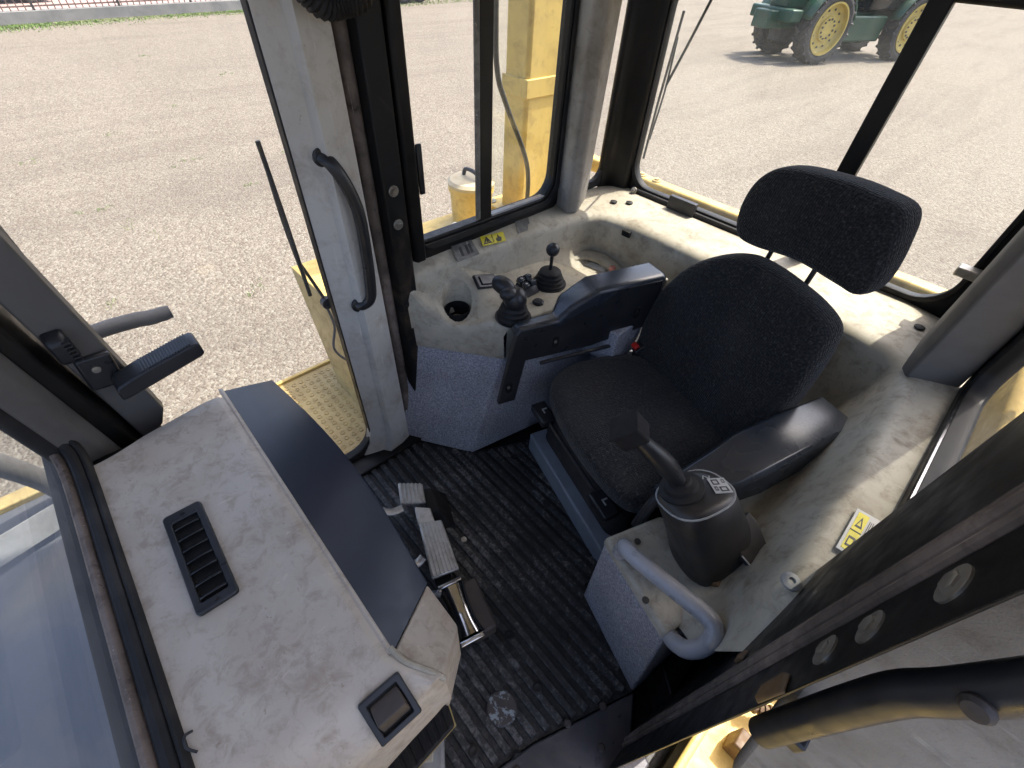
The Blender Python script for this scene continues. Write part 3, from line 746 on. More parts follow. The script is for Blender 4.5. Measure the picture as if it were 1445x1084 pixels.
# --- door sill
b = MB(); b.prism([(.030, -.20), (.10, .10), (.10, .33), (-.21, .33), (-.21, -.40), (-.135, -.42), (-.085, -.50)], -.09, .012); sl = O('door_sill', b, 'sill', cab, bevel=.005)
for (x, y) in ((-.003, -.302), (-.045, -.406), (.02, -.13), (-.10, -.33), (-.12, -.22)):
    b = MB(); b.lathe([(.011, 0), (.011, .003), (.008, .006), (.0001, .007)], (x, y, .012), n=14); O('screw', b, 'mudbrown', sl)
b = MB(); b.hexa([(-.08, -.53, 0), (-.145, -.48, 0), (-.145, -.62, 0), (-.10, -.66, 0)], [(-.085, -.545, .20), (-.145, -.50, .20), (-.145, -.62, .20), (-.10, -.66, .20)]); O('sill_box', b, 'post', cab, bevel=.006)
# --- front right post (raked) : trim + black edge strips + windscreen seal
def rake(poly, z0, z1, k=.10): return [Vector((x, y + k * (z0 - .7), z0)) for x, y in poly], [Vector((x, y + k * (z1 - .7), z1)) for x, y in poly]
def rprism(mb, poly, z0, z1, k=.10):
    a, c = rake(poly, z0, z1, k); n = len(a)
    return mb.add(a + c, [tuple(reversed(range(n))), tuple(range(n, 2 * n))] + [(i, (i + 1) % n, n + (i + 1) % n, n + i) for i in range(n)])
b = rprism(MB(), [(1.13, .19), (1.085, .20), (1.085, .232), (1.10, .235), (1.19, .24), (1.19, .19)], 0, 1.94); fp = O('front_post', b, 'post', cab, bevel=.006)
b = rprism(MB(), [(1.084, .228), (1.055, .245), (1.045, .295), (1.10, .315), (1.18, .30), (1.18, .236)], .55, 1.94); O('post_trim', b, 'trimshade', fp, bevel=.008)
b = MB()
b.tube([(1.06, .305 + .1 * (z - .7), z) for z in (.55, 1.0, 1.94)], .02, 12); O('windscreen_seal', b, 'rubber', fp)
b = rprism(MB(), [(-.16, .19), (-.14, .30), (-.23, .32), (-.24, .19)], 0, 1.94); O('front_post', b, 'post', cab, bevel=.006)
# windscreen with its bottom rubber seals
def ws(x, z): return Vector((x, .325 + .10 * (z - .7), z))
b = MB(); b.add([ws(1.10, .55), ws(-.2, .55), ws(-.2, 1.93), ws(1.10, 1.93)], [(0, 1, 2, 3)]); wsc = O('windscreen', b, 'glass_dirty', cab, smooth=0)
s_ = wsc.modifiers.new('solid', 'SOLIDIFY'); s_.thickness = .006
path = cr([(1.075, .292, .78), (1.06, .288, .735), (1.02, .283, .712), (.90, .281, .705), (.6, .281, .705), (.3, .283, .705), (.0, .285, .705)], 6)
b = MB(); b.tube(path, .012, 10); O('seal_bead', b, 'rubber', wsc)
b = MB(); b.tube([q + Vector((0, .022, -.004)) for q in path], .014, 10, .7); O('seal_strip', b, 'dustrubber', wsc)
b = MB(); b.tube([q + Vector((0, -.016, -.004)) for q in path], .012, 10, .6); O('seal_lip', b, 'rubber', wsc)

# ================================================================== MOULDED LINER (right console, rear ledge, left ledge)
ln = thing('moulded_liner', 'grey moulded liner with the rear ledge, right control console and left side tray', 'console', (.5, -1.1, .4))
ST = [((1.155, -.60, .772), (1.120, -.605, .752), (1.108, -.605, .70), (1.10, -.605, .57)),
      ((1.155, -.85, .776), (1.098, -.85, .752), (1.088, -.85, .68), (1.075, -.85, .57)),
      ((1.155, -1.1, .78), (1.082, -1.1, .755), (1.068, -1.1, .66), (1.05, -1.1, .57)),
      ((1.16, -1.30, .784), (1.055, -1.27, .766), (1.045, -1.26, .635), (.98, -1.25, .58)),
      ((1.165, -1.62, .788), (1.01, -1.40, .78), (1.015, -1.41, .62), (.93, -1.34, .57)),
      ((1.02, -1.735, .79), (.93, -1.445, .78), (.94, -1.46, .60), (.88, -1.38, .56)),
      ((.75, -1.735, .79), (.75, -1.46, .78), (.75, -1.475, .58), (.75, -1.36, .54)),
      ((.30, -1.735, .79), (.30, -1.45, .78), (.30, -1.475, .55), (.30, -1.36, .50)),
      ((.08, -1.735, .79), (.06, -1.435, .78), (.07, -1.46, .54), (.10, -1.34, .50)),
      ((-.20, -1.64, .79), (-.07, -1.40, .78), (-.01, -1.42, .55), (.08, -1.30, .47)),
      ((-.215, -1.33, .785), (-.105, -1.30, .78), (-.02, -1.28, .54), (.09, -1.22, .43)),
      ((-.222, -1.0, .78), (-.12, -1.0, .772), (-.03, -1.0, .50), (.12, -.98, .38)),
      ((-.215, -.72, .775), (-.128, -.72, .76), (-.04, -.73, .50), (.12, -.76, .42)),
      ((-.16, -.60, .765), (-.134, -.58, .74), (-.07, -.60, .53), (.06, -.64, .49)),
      ((-.165, -.50, .70), (-.140, -.48, .66), (-.10, -.49, .52), (-.04, -.52, .49))]
cols = [cr([s[k] for s in ST], 8) for k in range(4)]
rows = []
for i in range(len(cols[0])):
    rows.append(fillet([cols[k][i] for k in range(4)], [.22, .34 if i < 72 else .42], 5))
b = MB().grid(rows); rl = O('ledge', b, 'grey', ln, smooth=60)
# tray floor under and beside the seat
b = MB(); b.prism([(.55, -1.40), (.60, -1.47), (0.0, -1.47), (-.06, -1.25), (.06, -1.25), (.20, -1.36)], .42, .525); O('tray_floor', b, 'grey', ln, bevel=.01)
b = MB(); b.tube(cr([(1.035, -1.33, .60), (1.01, -1.39, .615), (.95, -1.425, .615), (.87, -1.43, .60), (.80, -1.43, .58)], 5), .028, 10, .7); O('tray_ridge', b, 'grey', ln)
b = MB(); b.lathe([(.012, 0), (.013, .016), (.010, .02), (.0001, .02)], (.865, -1.40, .605)); O('pink_cap', b, 'pinkcap', ln)
b = MB(); b.hexa([(.99, -1.40, .594), (.90, -1.415, .594), (.89, -1.38, .594), (.98, -1.365, .594)], [(.99, -1.40, .596), (.90, -1.415, .596), (.89, -1.38, .596), (.98, -1.365, .596)]); O('paper_slip', b, 'paper', ln)
# ---- console top as a height field with cup well
A, B_, C_, D_ = Vector((1.125, -.605)), Vector((.845, -.815)), Vector((.70, -1.46)), Vector((1.08, -1.46))
CUP = Vector((1.045, -.762))
def chz(x, y):
    fr_ = sm(-1.02, -.80, y)
    z = .632 + .050 * sm(.93, 1.06, x) * fr_ + .035 * sm(1.02, 1.11, x) * fr_ + .012 * sm(1.0, 1.08, x)
    z -= .040 * sm(-1.18, -1.34, y)
    d = math.hypot(x - CUP.x, (y - CUP.y) * .95)
    # distance behind the slanted front edge
    fd = ((x - A.x) * (B_.y - A.y) - (y - A.y) * (B_.x - A.x)) / (B_ - A).length
    fd = abs(fd)
    t = ((x - A.x) * (B_.x - A.x) + (y - A.y) * (B_.y - A.y)) / (B_ - A).length_squared
    z -= .060 * sm(.15, .03, fd) * sm(.0, .25, t) * sm(.85, .45, t)
    z -= .012 * sm(.075, .048, d)
    z -= .135 * sm(.0475, .0435, d)
    return z
rows = []
nu, nv = 90, 190
for j in range(nv + 1):
    v = j / nv; r = []
    for i in range(nu + 1):
        u = i / nu
        q = (A.lerp(B_, u)).lerp(D_.lerp(C_, u), v)
        edge = min(j / 5, 1); e2 = min((nu - i) / 4, 1)
        z = chz(q.x, q.y) - .012 * (1 - edge) ** 2 - .012 * (1 - e2) ** 2
        r.append((q.x, q.y, z))
    rows.append(r)
b = MB().grid(rows)
fe_, ie_ = rows[0], [r[-1] for r in rows]
def skirt(edge, z0): return [[Vector(q) for q in edge], [Vector((q[0] + .004, q[1] + .012, q[2] - .02)) for q in edge], [Vector((q[0] + .004, q[1] + .004, z0)) for q in edge]]
b.grid(skirt(fe_, .482)); b.grid([[Vector(q) for q in ie_], [Vector((q[0], q[1], .482)) for q in ie_]])
ct = O('console_top', b, 'grey', ln, smooth=50)
b = MB(); b.lathe([(.0415, .0), (.0428, .070), (.0415, .070), (.040, .002), (.0001, .002)], (CUP.x, CUP.y, .545), n=28, caps=False); O('cup_well_shade', b, 'hollow', ln)  # black sleeve put in for the shade deep in the cup well
# carpeted console side
b = MB(); b.hexa([(1.14, -.515, 0), (.885, -.685, 0), (.76, -1.30, 0), (1.14, -1.30, 0)], [(1.14, -.598, .484), (.853, -.812, .484), (.715, -1.30, .484), (1.14, -1.30, .484)])
O('carpet_panel', b, 'carpet', ln, bevel=.006)
b = MB(); b.prism([(-.05, -1.46), (1.1, -1.46), (1.1, -1.30), (.2, -1.05), (-.05, -.8)], 0, .42); O('carpet_panel', b, 'carpet', ln)
b = MB(); b.prism([(.62, -1.14), (.84, -1.10), (.86, -1.455), (.62, -1.455)], .425, .565); O('carpet_panel', b, 'carpet', ln, bevel=.006)  # added carpeted block that covers and dims a sunlit patch of the tray
# stickers, plates and screws on the liner
def sill_pt(x, y):
    t = (1.155 - x) / (1.155 - 1.078); return Vector((x, y, .779 - .028 * t + .0035))
def quad_plate(mb, pts, d=.0012): return mb.extr(pts, (-.0005, 0, d))
b = quad_plate(MB(), [sill_pt(1.150, -.825), sill_pt(1.147, -.91), sill_pt(1.085, -.897), sill_pt(1.088, -.805)]); st = O('switch_sticker', b, 'tape', ln, smooth=0)
for (y, l) in ((-.845, .03), (-.87, .018), (-.885, .03)):
    b = quad_plate(MB(), [sill_pt(1.135, y), sill_pt(1.135, y - .01), sill_pt(1.10, y - .01 + .012), sill_pt(1.10, y + .012)], .002); O('print_mark', b, 'darkprint', st, smooth=0)
b = quad_plate(MB(), [sill_pt(1.152, -1.125), sill_pt(1.15, -1.19), sill_pt(1.098, -1.16), sill_pt(1.102, -1.095)]); O('torn_sticker', b, 'tape', ln, smooth=0)
yl = [sill_pt(1.145, -.948), sill_pt(1.132, -1.046), sill_pt(1.094, -1.028), sill_pt(1.106, -.93)]
b = quad_plate(MB(), yl); st = O('warning_sticker', b, 'ylabel', ln, smooth=0)
def on_l(u, v): return yl[0].lerp(yl[1], u).lerp(yl[3].lerp(yl[2], u), v) + Vector((0, 0, .0016))
for tri in ([(.06, .85), (.24, .15), (.42, .85)],):
    ins = [(.14, .76), (.24, .36), (.34, .76)]
    b = MB().ring([on_l(*q) for q in tri], [on_l(*q) for q in ins], (0, 0, .0008)); O('warning_triangle', b, 'darkprint', st, smooth=0)
b = MB(); b.extr([on_l(.20, .70), on_l(.22, .45), on_l(.27, .45), on_l(.29, .70)], (0, 0, .0009)); O('hand_mark', b, 'darkprint', st, smooth=0)
b = MB(); b.extr([on_l(.64, .9), on_l(.62, .6), on_l(.70, .5), on_l(.72, .15), on_l(.78, .45), on_l(.86, .55), on_l(.82, .9)], (0, 0, .0009)); O('flame_mark', b, 'darkprint', st, smooth=0)
b = MB(); b.extr([on_l(.48, .02), on_l(.48, .98), on_l(.495, .98), on_l(.495, .02)], (0, 0, .0009)); O('divider', b, 'darkprint', st, smooth=0)
b = MB(); b.box((.873, -1.4555, .745), (.035, .014, .022), Matrix.Rotation(-.1, 3, 'X')); O('ledge_slot', b, 'hollow', ln)
for (x, y) in ((-.068, -1.60), (1.025, -1.555), (.98, -1.60)):
    b = MB(); b.lathe([(.014, 0), (.014, .003), (.008, .005), (.0001, .0055)], (x, y, .789), n=16); O('screw', b, 'rubber', ln)
b = MB(); b.lathe([(.017, 0), (.017, .006), (.012, .009), (.006, .009), (.006, .004), (.0001, .004)], (-.133, -.60, .757), n=18); O('screw', b, 'seatfoam', ln)
# safety label on the left ledge: white sheet, yellow band, triangle
def lp(u, v):      # u along the ledge, v across (towards the window)
    a = Vector((-.160, -.715, .7748)).lerp(Vector((-.158, -.830, .7783)), u); c = Vector((-.208, -.715, .7797)).lerp(Vector((-.208, -.830, .783)), u); return a.lerp(c, v)
b = MB(); b.extr([lp(0, 0), lp(1, 0), lp(1, 1), lp(0, 1)], (0, 0, .0014)); lb = O('safety_label', b, 'white', ln, smooth=0)
b = MB(); b.extr([lp(.06, .1), lp(.94, .1), lp(.94, .46), lp(.06, .46)], (0, 0, .0022)); O('yellow_band', b, 'ylabel', lb, smooth=0)
up = Vector((0, 0, .0022))
b = MB(); b.ring([lp(.6, .16) + up, lp(.86, .28) + up, lp(.6, .40) + up], [lp(.64, .21) + up, lp(.78, .28) + up, lp(.64, .35) + up], (0, 0, .0008)); O('warning_triangle', b, 'darkprint', lb, smooth=0)
b = MB(); b.extr([lp(.49, .1) + up, lp(.51, .1) + up, lp(.51, .46) + up, lp(.49, .46) + up], (0, 0, .0008)); O('divider', b, 'darkprint', lb, smooth=0)
b = MB(); b.ring([lp(.14, .16) + up, lp(.36, .16) + up, lp(.36, .40) + up, lp(.14, .40) + up], [lp(.18, .2) + up, lp(.32, .2) + up, lp(.32, .36) + up, lp(.18, .36) + up], (0, 0, .0008)); O('manual_mark', b, 'darkprint', lb, smooth=0)
for k in range(7):
    b = MB(); v = .53 + .055 * k; e = .9 - .12 * random.random(); b.extr([lp(.08, v), lp(e, v), lp(e, v + .022), lp(.08, v + .022)], (0, 0, .0020)); O('text_line', b, 'darkprint', lb, smooth=0)

# ================================================================== LEFT PLINTH
lb_ = thing('left_plinth', 'carpeted plinth with a grey plate top under the black lever housing', 'plinth', (.05, -.6, 0))
b = MB(); b.hexa([(.195, -.60, 0), (-.08, -.50, 0), (-.13, -.76, 0), (.20, -.72, 0)], [(.182, -.55, .468), (-.045, -.478, .468), (-.11, -.74, .468), (.135, -.70, .468)]); O('carpet_panel', b, 'carpet', lb_, bevel=.006)
b = MB(); b.hexa([(.188, -.548, .470), (-.043, -.472, .470), (-.115, -.76, .470), (.128, -.71, .470)], [(.185, -.549, .505), (-.041, -.474, .505), (-.11, -.76, .505), (.128, -.705, .505)]); O('top_plate', b, 'grey', lb_, bevel=.010, seg=3)
for (x, y) in ((.125, -.60), (.03, -.50)):
    b = MB(); b.lathe([(.008, 0), (.008, .003), (.004, .003), (.004, .001), (.0001, .001)], (x, y, .506), n=14); O('screw', b, 'darkprint', lb_)
rail = MB(); rail.tube(cr([(.136, -.545, .50), (.134, -.545, .545), (.120, -.525, .578), (.08, -.518, .59), (0, -.518, .60), (-.075, -.520, .605), (-.098, -.512, .598), (-.104, -.495, .575), (-.098, -.483, .545), (-.082, -.477, .515), (-.060, -.483, .492), (-.048, -.495, .475)], 6), .0185, 16)
tag(O('grab_rail', rail, 'silver', smooth=70), 'bent silver grey grab rail on the plinth in front of the lever housing', 'grab rail')

# ================================================================== STEERING LEVER AND HOUSING
sv = thing('steering_lever', 'black steering lever with a square head rising from a worn black housing', 'lever', (0, -.70, .505))
def se(c, a, b_, ex, n=28, tilt=None, rz=0):
    out = []
    for k in range(n):
        w = 2 * math.pi * k / n; cw, sw_ = math.cos(w), math.sin(w)
        p = Vector((a * math.copysign(abs(cw) ** ex, cw), b_ * math.copysign(abs(sw_) ** ex, sw_), 0))
        p = Matrix.Rotation(rz, 3, 'Z') @ p
        if tilt: p = tilt @ p
        out.append(Vector(c) + p)
    return out
T1 = Matrix.Rotation(R(24), 3, 'Y')
hb = [((-.005, -.700, .50), .076, .078, .75, None), ((-.002, -.698, .53), .082, .082, .6, None), ((.015, -.688, .59), .081, .084, .6, Matrix.Rotation(R(6), 3, 'Y')), ((.038, -.674, .648), .077, .083, .65, Matrix.Rotation(R(12), 3, 'Y')),
      ((.064, -.660, .697), .072, .080, .7, Matrix.Rotation(R(18), 3, 'Y')), ((.080, -.652, .727), .066, .076, .75, T1), ((.085, -.650, .736), .058, .068, .8, T1), ((.0865, -.649, .739), .045, .052, .9, T1)]
b = MB(); b.loft([se(c, a, bb_, ex, tilt=t, rz=-.35) for c, a, bb_, ex, t in hb]); hs = O('housing', b, 'wornblack', sv, smooth=50)
b = MB(); b.loft([se((.0795, -.652, .7255), .0675, .0775, .75, tilt=T1, rz=-.35), se((.0810, -.652, .7285), .0675, .0775, .75, tilt=T1, rz=-.35)], True); O('worn_rim', b, 'seatfoam', hs, smooth=40)
b = MB(); b.lathe([(.046, 0), (.046, .008), (.036, .012), (.034, .022), (.024, .026), (.022, .034), (.0001, .034)], (.104, -.636, .733), (.42, .14, .90), 24); O('boot', b, 'rubber', sv)
lev = cr([(.112, -.632, .752), (.137, -.610, .793), (.165, -.585, .835), (.205, -.555, .880)], 5)
rr = [.0135 + .009 * math.sin(math.pi * k / (len(lev) - 1)) for k in range(len(lev))]
b = MB(); b.tube(lev, rr, 16); O('lever_grip', b, 'black', sv, smooth=70)
ax = (Vector((.205, -.555, .880)) - Vector((.165, -.585, .835))).normalized()
rt = ax.to_track_quat('Z', 'X').to_matrix()
b = MB(); b.box(Vector((.218, -.546, .895)), (.056, .050, .044), rt); O('lever_head', b, 'matt', sv, bevel=.004)
b = MB(); b.box(Vector((.218, -.546, .895)) + rt @ Vector((0, 0, .022)), (.062, .056, .004), rt); O('head_plate', b, 'matt', sv, bevel=.0015)
# label on the housing, gear figures, side paddle
CE = Vector((0, 0, 1.55))
lc, nrm = hit(hs, (0, -.6, 1.5), Vector((.056, -.694, .72)) - Vector((0, -.6, 1.5)))
lq = nrm.to_track_quat('Z', 'Y').to_matrix() @ Matrix.Rotation(R(75), 3, 'Z')
b = MB(); b.box(lc + lq @ Vector((0, 0, .0)), (.046, .036, .002), lq); ll = O('pictogram_label', b, 'white', sv)
for (x, y, w_, h_) in ((-.010, -.006, .016, .014), (.012, .004, .014, .016), (-.012, .011, .010, .006), (.010, -.011, .012, .006)):
    b = MB(); b.ring([lc + lq @ Vector((x + sx * w_ / 2, y + sy * h_ / 2, .0012)) for sx, sy in ((-1, -1), (1, -1), (1, 1), (-1, 1))],
                     [lc + lq @ Vector((x + sx * w_ * .32, y + sy * h_ * .32, .0012)) for sx, sy in ((-1, -1), (1, -1), (1, 1), (-1, 1))], nrm * .0006); O('pictogram', b, 'darkprint', ll, smooth=0)
def stroke(mb, pts, w_, org, mat3, lift):
    for a, c in zip(pts[:-1], pts[1:]):
        d = Vector((c[0] - a[0], c[1] - a[1], 0)); L = d.length; d.normalize(); s = Vector((-d.y, d.x, 0)) * w_ / 2
        mb.extr([org + mat3 @ (Vector((a[0], a[1], 0)) - d * w_ / 2 + s), org + mat3 @ (Vector((c[0], c[1], 0)) + d * w_ / 2 + s), org + mat3 @ (Vector((c[0], c[1], 0)) + d * w_ / 2 - s), org + mat3 @ (Vector((a[0], a[1], 0)) - d * w_ / 2 - s)], lift)
tq = T1 @ Matrix.Rotation(R(120), 3, 'Z')
for (tgt, pts) in (((.092, -.698, .725), [(0, .012), (.008, .012), (.0, 0), (.009, 0)]), ((.128, -.672, .715), [(.0, .010), (0, 0), (.007, 0)])):
    o2 = hit(hs, (0.05, -.65, 1.5), Vector(tgt) - Vector((.05, -.65, 1.5)))[0] + Vector((0, 0, .0006))
    b = MB(); stroke(b, pts, .0022, o2, tq, (T1 @ Vector((0, 0, .001)))); O('gear_mark', b, 'white', sv, smooth=0)
pdl = [(-.018, -.765, .655), (-.045, -.760, .650), (-.095, -.738, .622), (-.118, -.722, .600), (-.120, -.700, .596), (-.100, -.684, .602), (-.060, -.672, .630), (-.018, -.680, .655)]
b = MB(); b.extr(pdl, (.006, 0, -.016)); pd = O('paddle', b, 'wornblack', sv, bevel=.004)
b = MB(); b.lathe([(.018, 0), (.023, .006), (.019, .014), (.0001, .016)], (-.112, -.705, .568), (-.3, .1, 1), 18); O('paddle_knob', b, 'pad', pd)
b = MB(); b.tube(cr([Vector(q) + Vector((0, 0, .0006)) for q in pdl[2:7]], 4), .0018, 6); O('worn_edge', b, 'white', pd)
b = MB(); b.bb(-.105, -.03, -.70, -.62, .49, .555); O('bracket', b, 'rust', sv, bevel=.004)
b = MB(); b.tube(cr([(.16, -.66, .46), (.155, -.70, .55), (.12, -.735, .60), (.075, -.76, .615)], 5), .014, 10); O('adjuster_handle', b, 'black', sv)

# ================================================================== FLOOR MAT
fm = thing('floor_mat', 'black ribbed rubber floor mat between the seat base and the dash', 'mat', (.5, -.3, 0))
POLY = [(1.135, -.51), (.888, -.688), (.775, -.92), (.24, -.74), (.205, -.70), (.197, -.603), (-.082, -.502), (.032, -.200), (.102, .09), (.102, .32), (1.13, .32)]
b = MB(); b.prism(POLY, -.012, 0); O('mat_sheet', b, 'matbase', fm, bevel=.002)
def span(y):
    xs_ = []
    n = len(POLY)
    for i in range(n):
        (x0, y0), (x1, y1) = POLY[i], POLY[(i + 1) % n]
        if (y0 - y) * (y1 - y) < 0: xs_.append(x0 + (x1 - x0) * (y - y0) / (y1 - y0))
    xs_.sort(); return xs_
y = -.90
while y < .1:
    xs_ = span(y)
    for a, c in zip(xs_[::2], xs_[1::2]):
        if c - a > .06:
            b = MB(); b.extr([(a + .014, y - .0125, -.0005), (a + .014, y + .0125, -.0005), (a + .014, y + .0095, .0095), (a + .014, y - .0095, .0095)], (c - a - .028, 0, 0))
            O('rib', b, 'mat', fm, bevel=.0015, seg=1)
    y += .038
for (x, y_) in ((.269, -.331), (.156, -.459), (.112, -.299), (.51, -.748), (.751, -.80), (.126, -.072), (.036, -.150), (.275, -.72)):
    b = MB(); b.lathe([(.016, 0), (.016, .009), (.010, .012), (.005, .010), (.0001, .010)], (x, y_, 0), n=18); O('mat_bolt', b, 'rubber', fm)
b = MB(); b.lathe([(.011, 0), (.011, .011), (.0001, .012)], (.606, -.42, 0), n=8); O('mat_bolt', b, 'steel', fm)
b = MB(); b.lathe([(.044, 0), (.044, .008), (.040, .011), (.0001, .012)], (.146, -.191, .0), n=28); O('round_plug', b, worn('worn_plug_paint', (.06, .052, .05), (.075, .065, .06), .45, scale=20, scratch=(.30, .35, .38), sscale=22, slo=.52), fm)
b = MB(); b.tube([(.775, -.905, .012), (.245, -.728, .012)], .010, 8); b.tube([(.245, -.728, .012), (.22, -.70, .012)], .010, 8); O('edge_strip', b, 'rubber', fm)

# ================================================================== OPERATOR SEAT (local axes: u right, v forward, turned 18 deg to the right)
SA = -R(18)
seat = thing('operator_seat', 'black woven fabric operator seat with tall backrest and headrest', 'seat', (0, 0, 0), SA)
def sfr(f):  return f
def bplane(z, off): return -1.0 - .22 * (z - .45) + off
def puff(outline, frame, tf, tb, rings=10, dish=None, e=.30, q=3.2):
    pts = cr([(a, b, 0) for a, b in outline], 5, True)
    ca = sum(p.x for p in pts) / len(pts); cb = sum(p.y for p in pts) / len(pts)
    rows = []
    for k in range(-rings, rings + 1):
        t = k / rings; at = abs(t)
        s = max(.02, (1 - at ** q) ** e) if at < 1 else .02
        d = math.copysign((at if at < .5 else .5 + (at - .5) * .6) / .8, t) * (tf if t > 0 else tb)
        rows.append([frame(ca + (p.x - ca) * s, cb + (p.y - cb) * s, d + (dish(ca + (p.x - ca) * s, cb + (p.y - cb) * s) * t if dish and t > 0 else 0)) for p in pts])
    return rows
bo = [(.945, .40), (.975, .50), (.992, .60), (.975, .70), (.930, .80), (.858, .872), (.775, .915), (.69, .925), (.59, .920), (.51, .908), (.455, .885), (.433, .84), (.418, .75), (.410, .62), (.43, .50), (.47, .41), (.70, .38)]
b = MB(); b.loft(puff(bo, lambda a, z, d: Vector((a, bplane(z, -.05) + d, z)), .070, .05, 12, lambda a, z: -.020 * math.exp(-((a - .70) / .13) ** 2))); bk = O('backrest', b, 'fabric', seat, smooth=80, local=True)
ho = [(.868, .936), (.902, 1.0), (.896, 1.08), (.835, 1.132), (.69, 1.155), (.59, 1.158), (.512, 1.146), (.478, 1.08), (.460, 1.0), (.474, .958), (.53, .955), (.66, .954), (.80, .928)]
b = MB(); b.loft(puff(ho, lambda a, z, d: Vector((a, bplane(z, -.10) + d, z)), .058, .065, 12)); hd = O('headrest', b, 'fabric', seat, smooth=80, local=True)
for a in (.62, .76):
    b = MB(); b.tube([(a, -1.21, .86), (a, -1.225, .99)], .007, 10); O('headrest_post', b, 'black', seat, local=True)
co_ = [(.42, -.60), (.50, -.575), (.64, -.565), (.78, -.575), (.88, -.60), (.940, -.655), (.972, -.75), (.965, -.88), (.93, -.98), (.86, -1.05), (.70, -1.07), (.55, -1.06), (.46, -1.02), (.41, -.92), (.395, -.78), (.392, -.65)]
b = MB(); b.loft(puff(co_, lambda a, v, d: Vector((a, v, .425 + d + .05 * (v + .8) * (1 if v > -.8 else .3))), .058, .045, 12, lambda a, v: -.02 * math.exp(-((a - .69) / .13) ** 2 - ((v + .85) / .2) ** 2))); O('cushion', b, 'fabric', seat, smooth=80, local=True)
b = MB(); b.prism([(.425, -.605), (.985, -.605), (.985, -1.10), (.425, -1.10)], 0, .10); O('seat_base', b, 'basegrey', seat, bevel=.008, local=True)
rings = []
for k in range(13):
    z = .10 + .022 * k; e = .012 * (1 if k % 2 else 0)
    rings.append([Vector((p[0], p[1], z)) for p in rrect(.465 - e, .945 + e, -1.06 - e, -.655 + e, .05)])
b = MB().loft(rings); O('suspension_bellows', b, 'rubber', seat, local=True, smooth=50)
b = MB(); b.prism(rrect(.45, .95, -1.06, -.625, .05), .345, .38); O('seat_pan', b, 'black', seat, bevel=.006, local=True)
b = MB(); b.tube([(.48, -.604, .312), (.93, -.604, .312)], .007, 8); O('slide_bar', b, 'black', seat, local=True)
for a in (.50, .90):
    b = MB(); b.box((a, -.600, .315), (.095, .055, .034)); ta = O('adjuster_tab', b, 'black', seat, bevel=.006, local=True)
    for (x, y_, w_, h_) in ((0, 0, .022, .005), (.0085, -.008, .005, .018)):
        m_ = MB(); m_.box((a + x, -.600 + y_, .3325), (w_, h_, .002)); O('white_mark', m_, 'white', ta, local=True)
b = MB(); b.box((.925, -1.0, .49), (.03, .06, .018), Matrix.Rotation(-.5, 3, 'X')); O('buckle', b, 'black', seat, bevel=.004, local=True)
b = MB(); b.box((.925, -.972, .503), (.026, .022, .014), Matrix.Rotation(-.5, 3, 'X')); O('buckle_button', b, 'redplastic', seat, bevel=.003, local=True)
b = MB(); b.tube(cr([(.925, -1.02, .485), (.92, -1.06, .44), (.90, -1.09, .40)], 4), .013, 8, .4); O('belt', b, 'black', seat, local=True)
# left armrest
b = MB()
lp_ = [(-1.215, .590, .640), (-1.205, .578, .655), (-1.05, .565, .662), (-.86, .558, .660), (-.80, .550, .628), (-.70, .538, .585), (-.640, .53, .560)]
rings = []
for k_, (v, z0, z1) in enumerate(lp_):
    h0, h1 = [(.300, .408), (.287, .413), (.283, .413), (.275, .405), (.283, .402), (.315, .400), (.330, .398)][k_]
    zz = .012
    rings.append([Vector(q) for q in ((h0 - .012, v, z0 + .02), (h0 + .02, v, z0), (h1 - .01, v, z0), (h1 + .006, v, z0 + .01), (h1, v, z1 - zz), (h1 - .010, v, z1), (h0 + .012, v, z1), (h0, v, z1 - zz))])
b.loft(rings); O('armrest', b, 'pad', seat, bevel=.006, seg=2, smooth=40, local=True)
b = MB(); b.box((.385, -1.06, .52), (.03, .06, .12)); O('armrest_bracket', b, 'black', seat, bevel=.004, local=True)
# right armrest: pad, hanging side plate with slotted leg
ra = thing('armrest_console', 'black right hand armrest with a slotted side plate beside the joystick', 'armrest', (0, 0, 0), SA)
outl = [(-1.075, .545), (-1.055, .735), (-.79, .745), (-.69, .700), (-.665, .668), (-.52, .672), (-.505, .655), (-.452, .355), (-.518, .352), (-.548, .535), (-.80, .520)]
b = MB(); b.extr([(.970, v, z) for v, z in outl], (.022, 0, 0)); pl = O('side_plate', b, 'black', ra, bevel=.004, local=True)
top = [(-1.08, .62, .738, .985), (-1.06, .60, .752, .975), (-.80, .60, .752, .972), (-.70, .61, .715, .972), (-.66, .615, .676, .972), (-.54, .62, .672, .975), (-.515, .63, .662, .985)]
rings = []
for (v, z0, z1, u0) in top:
    w_ = 1.078 if v < -.75 else (1.062 if v < -.68 else 1.03)
    rings.append([Vector(q) for q in ((u0, v, z0), (w_ + .006, v, z0), (w_, v, z1 - .018), (w_ - .010, v, z1 - .002), (u0 + .010, v, z1), (u0 - .003, v, z1 - .010))])
b = MB().loft(rings); O('armrest_pad', b, 'pad', ra, bevel=.008, seg=3, smooth=50, local=True)
for (v, z) in ((-.655, .585), (-.975, .62), (-.490, .43)):
    b = MB(); b.extr([(.9675, v + a, z + c) for a, c in rrect(-.012, .012, -.022, .022, .011)], (-.0, 0, 0.0001)) if False else b.extr([Vector((.9695, v + a, z + c)) for a, c in rrect(-.012, .012, -.024, .024, .011)], (-.0022, 0, 0))
    sl_ = O('slot', b, 'hollow', ra, local=True)
    b = MB(); b.lathe([(.006, 0), (.006, .004), (.0001, .005)], (.9672, v + .004, z + .006), (-1, 0, 0), 8); O('screw', b, 'steel' if v != -.975 else 'rubber', sl_, local=True)
b = MB(); b.tube([(.962, -.93, .50), (.962, -.60, .515)], .007, 8); O('lower_rod', b, 'black', ra, local=True)
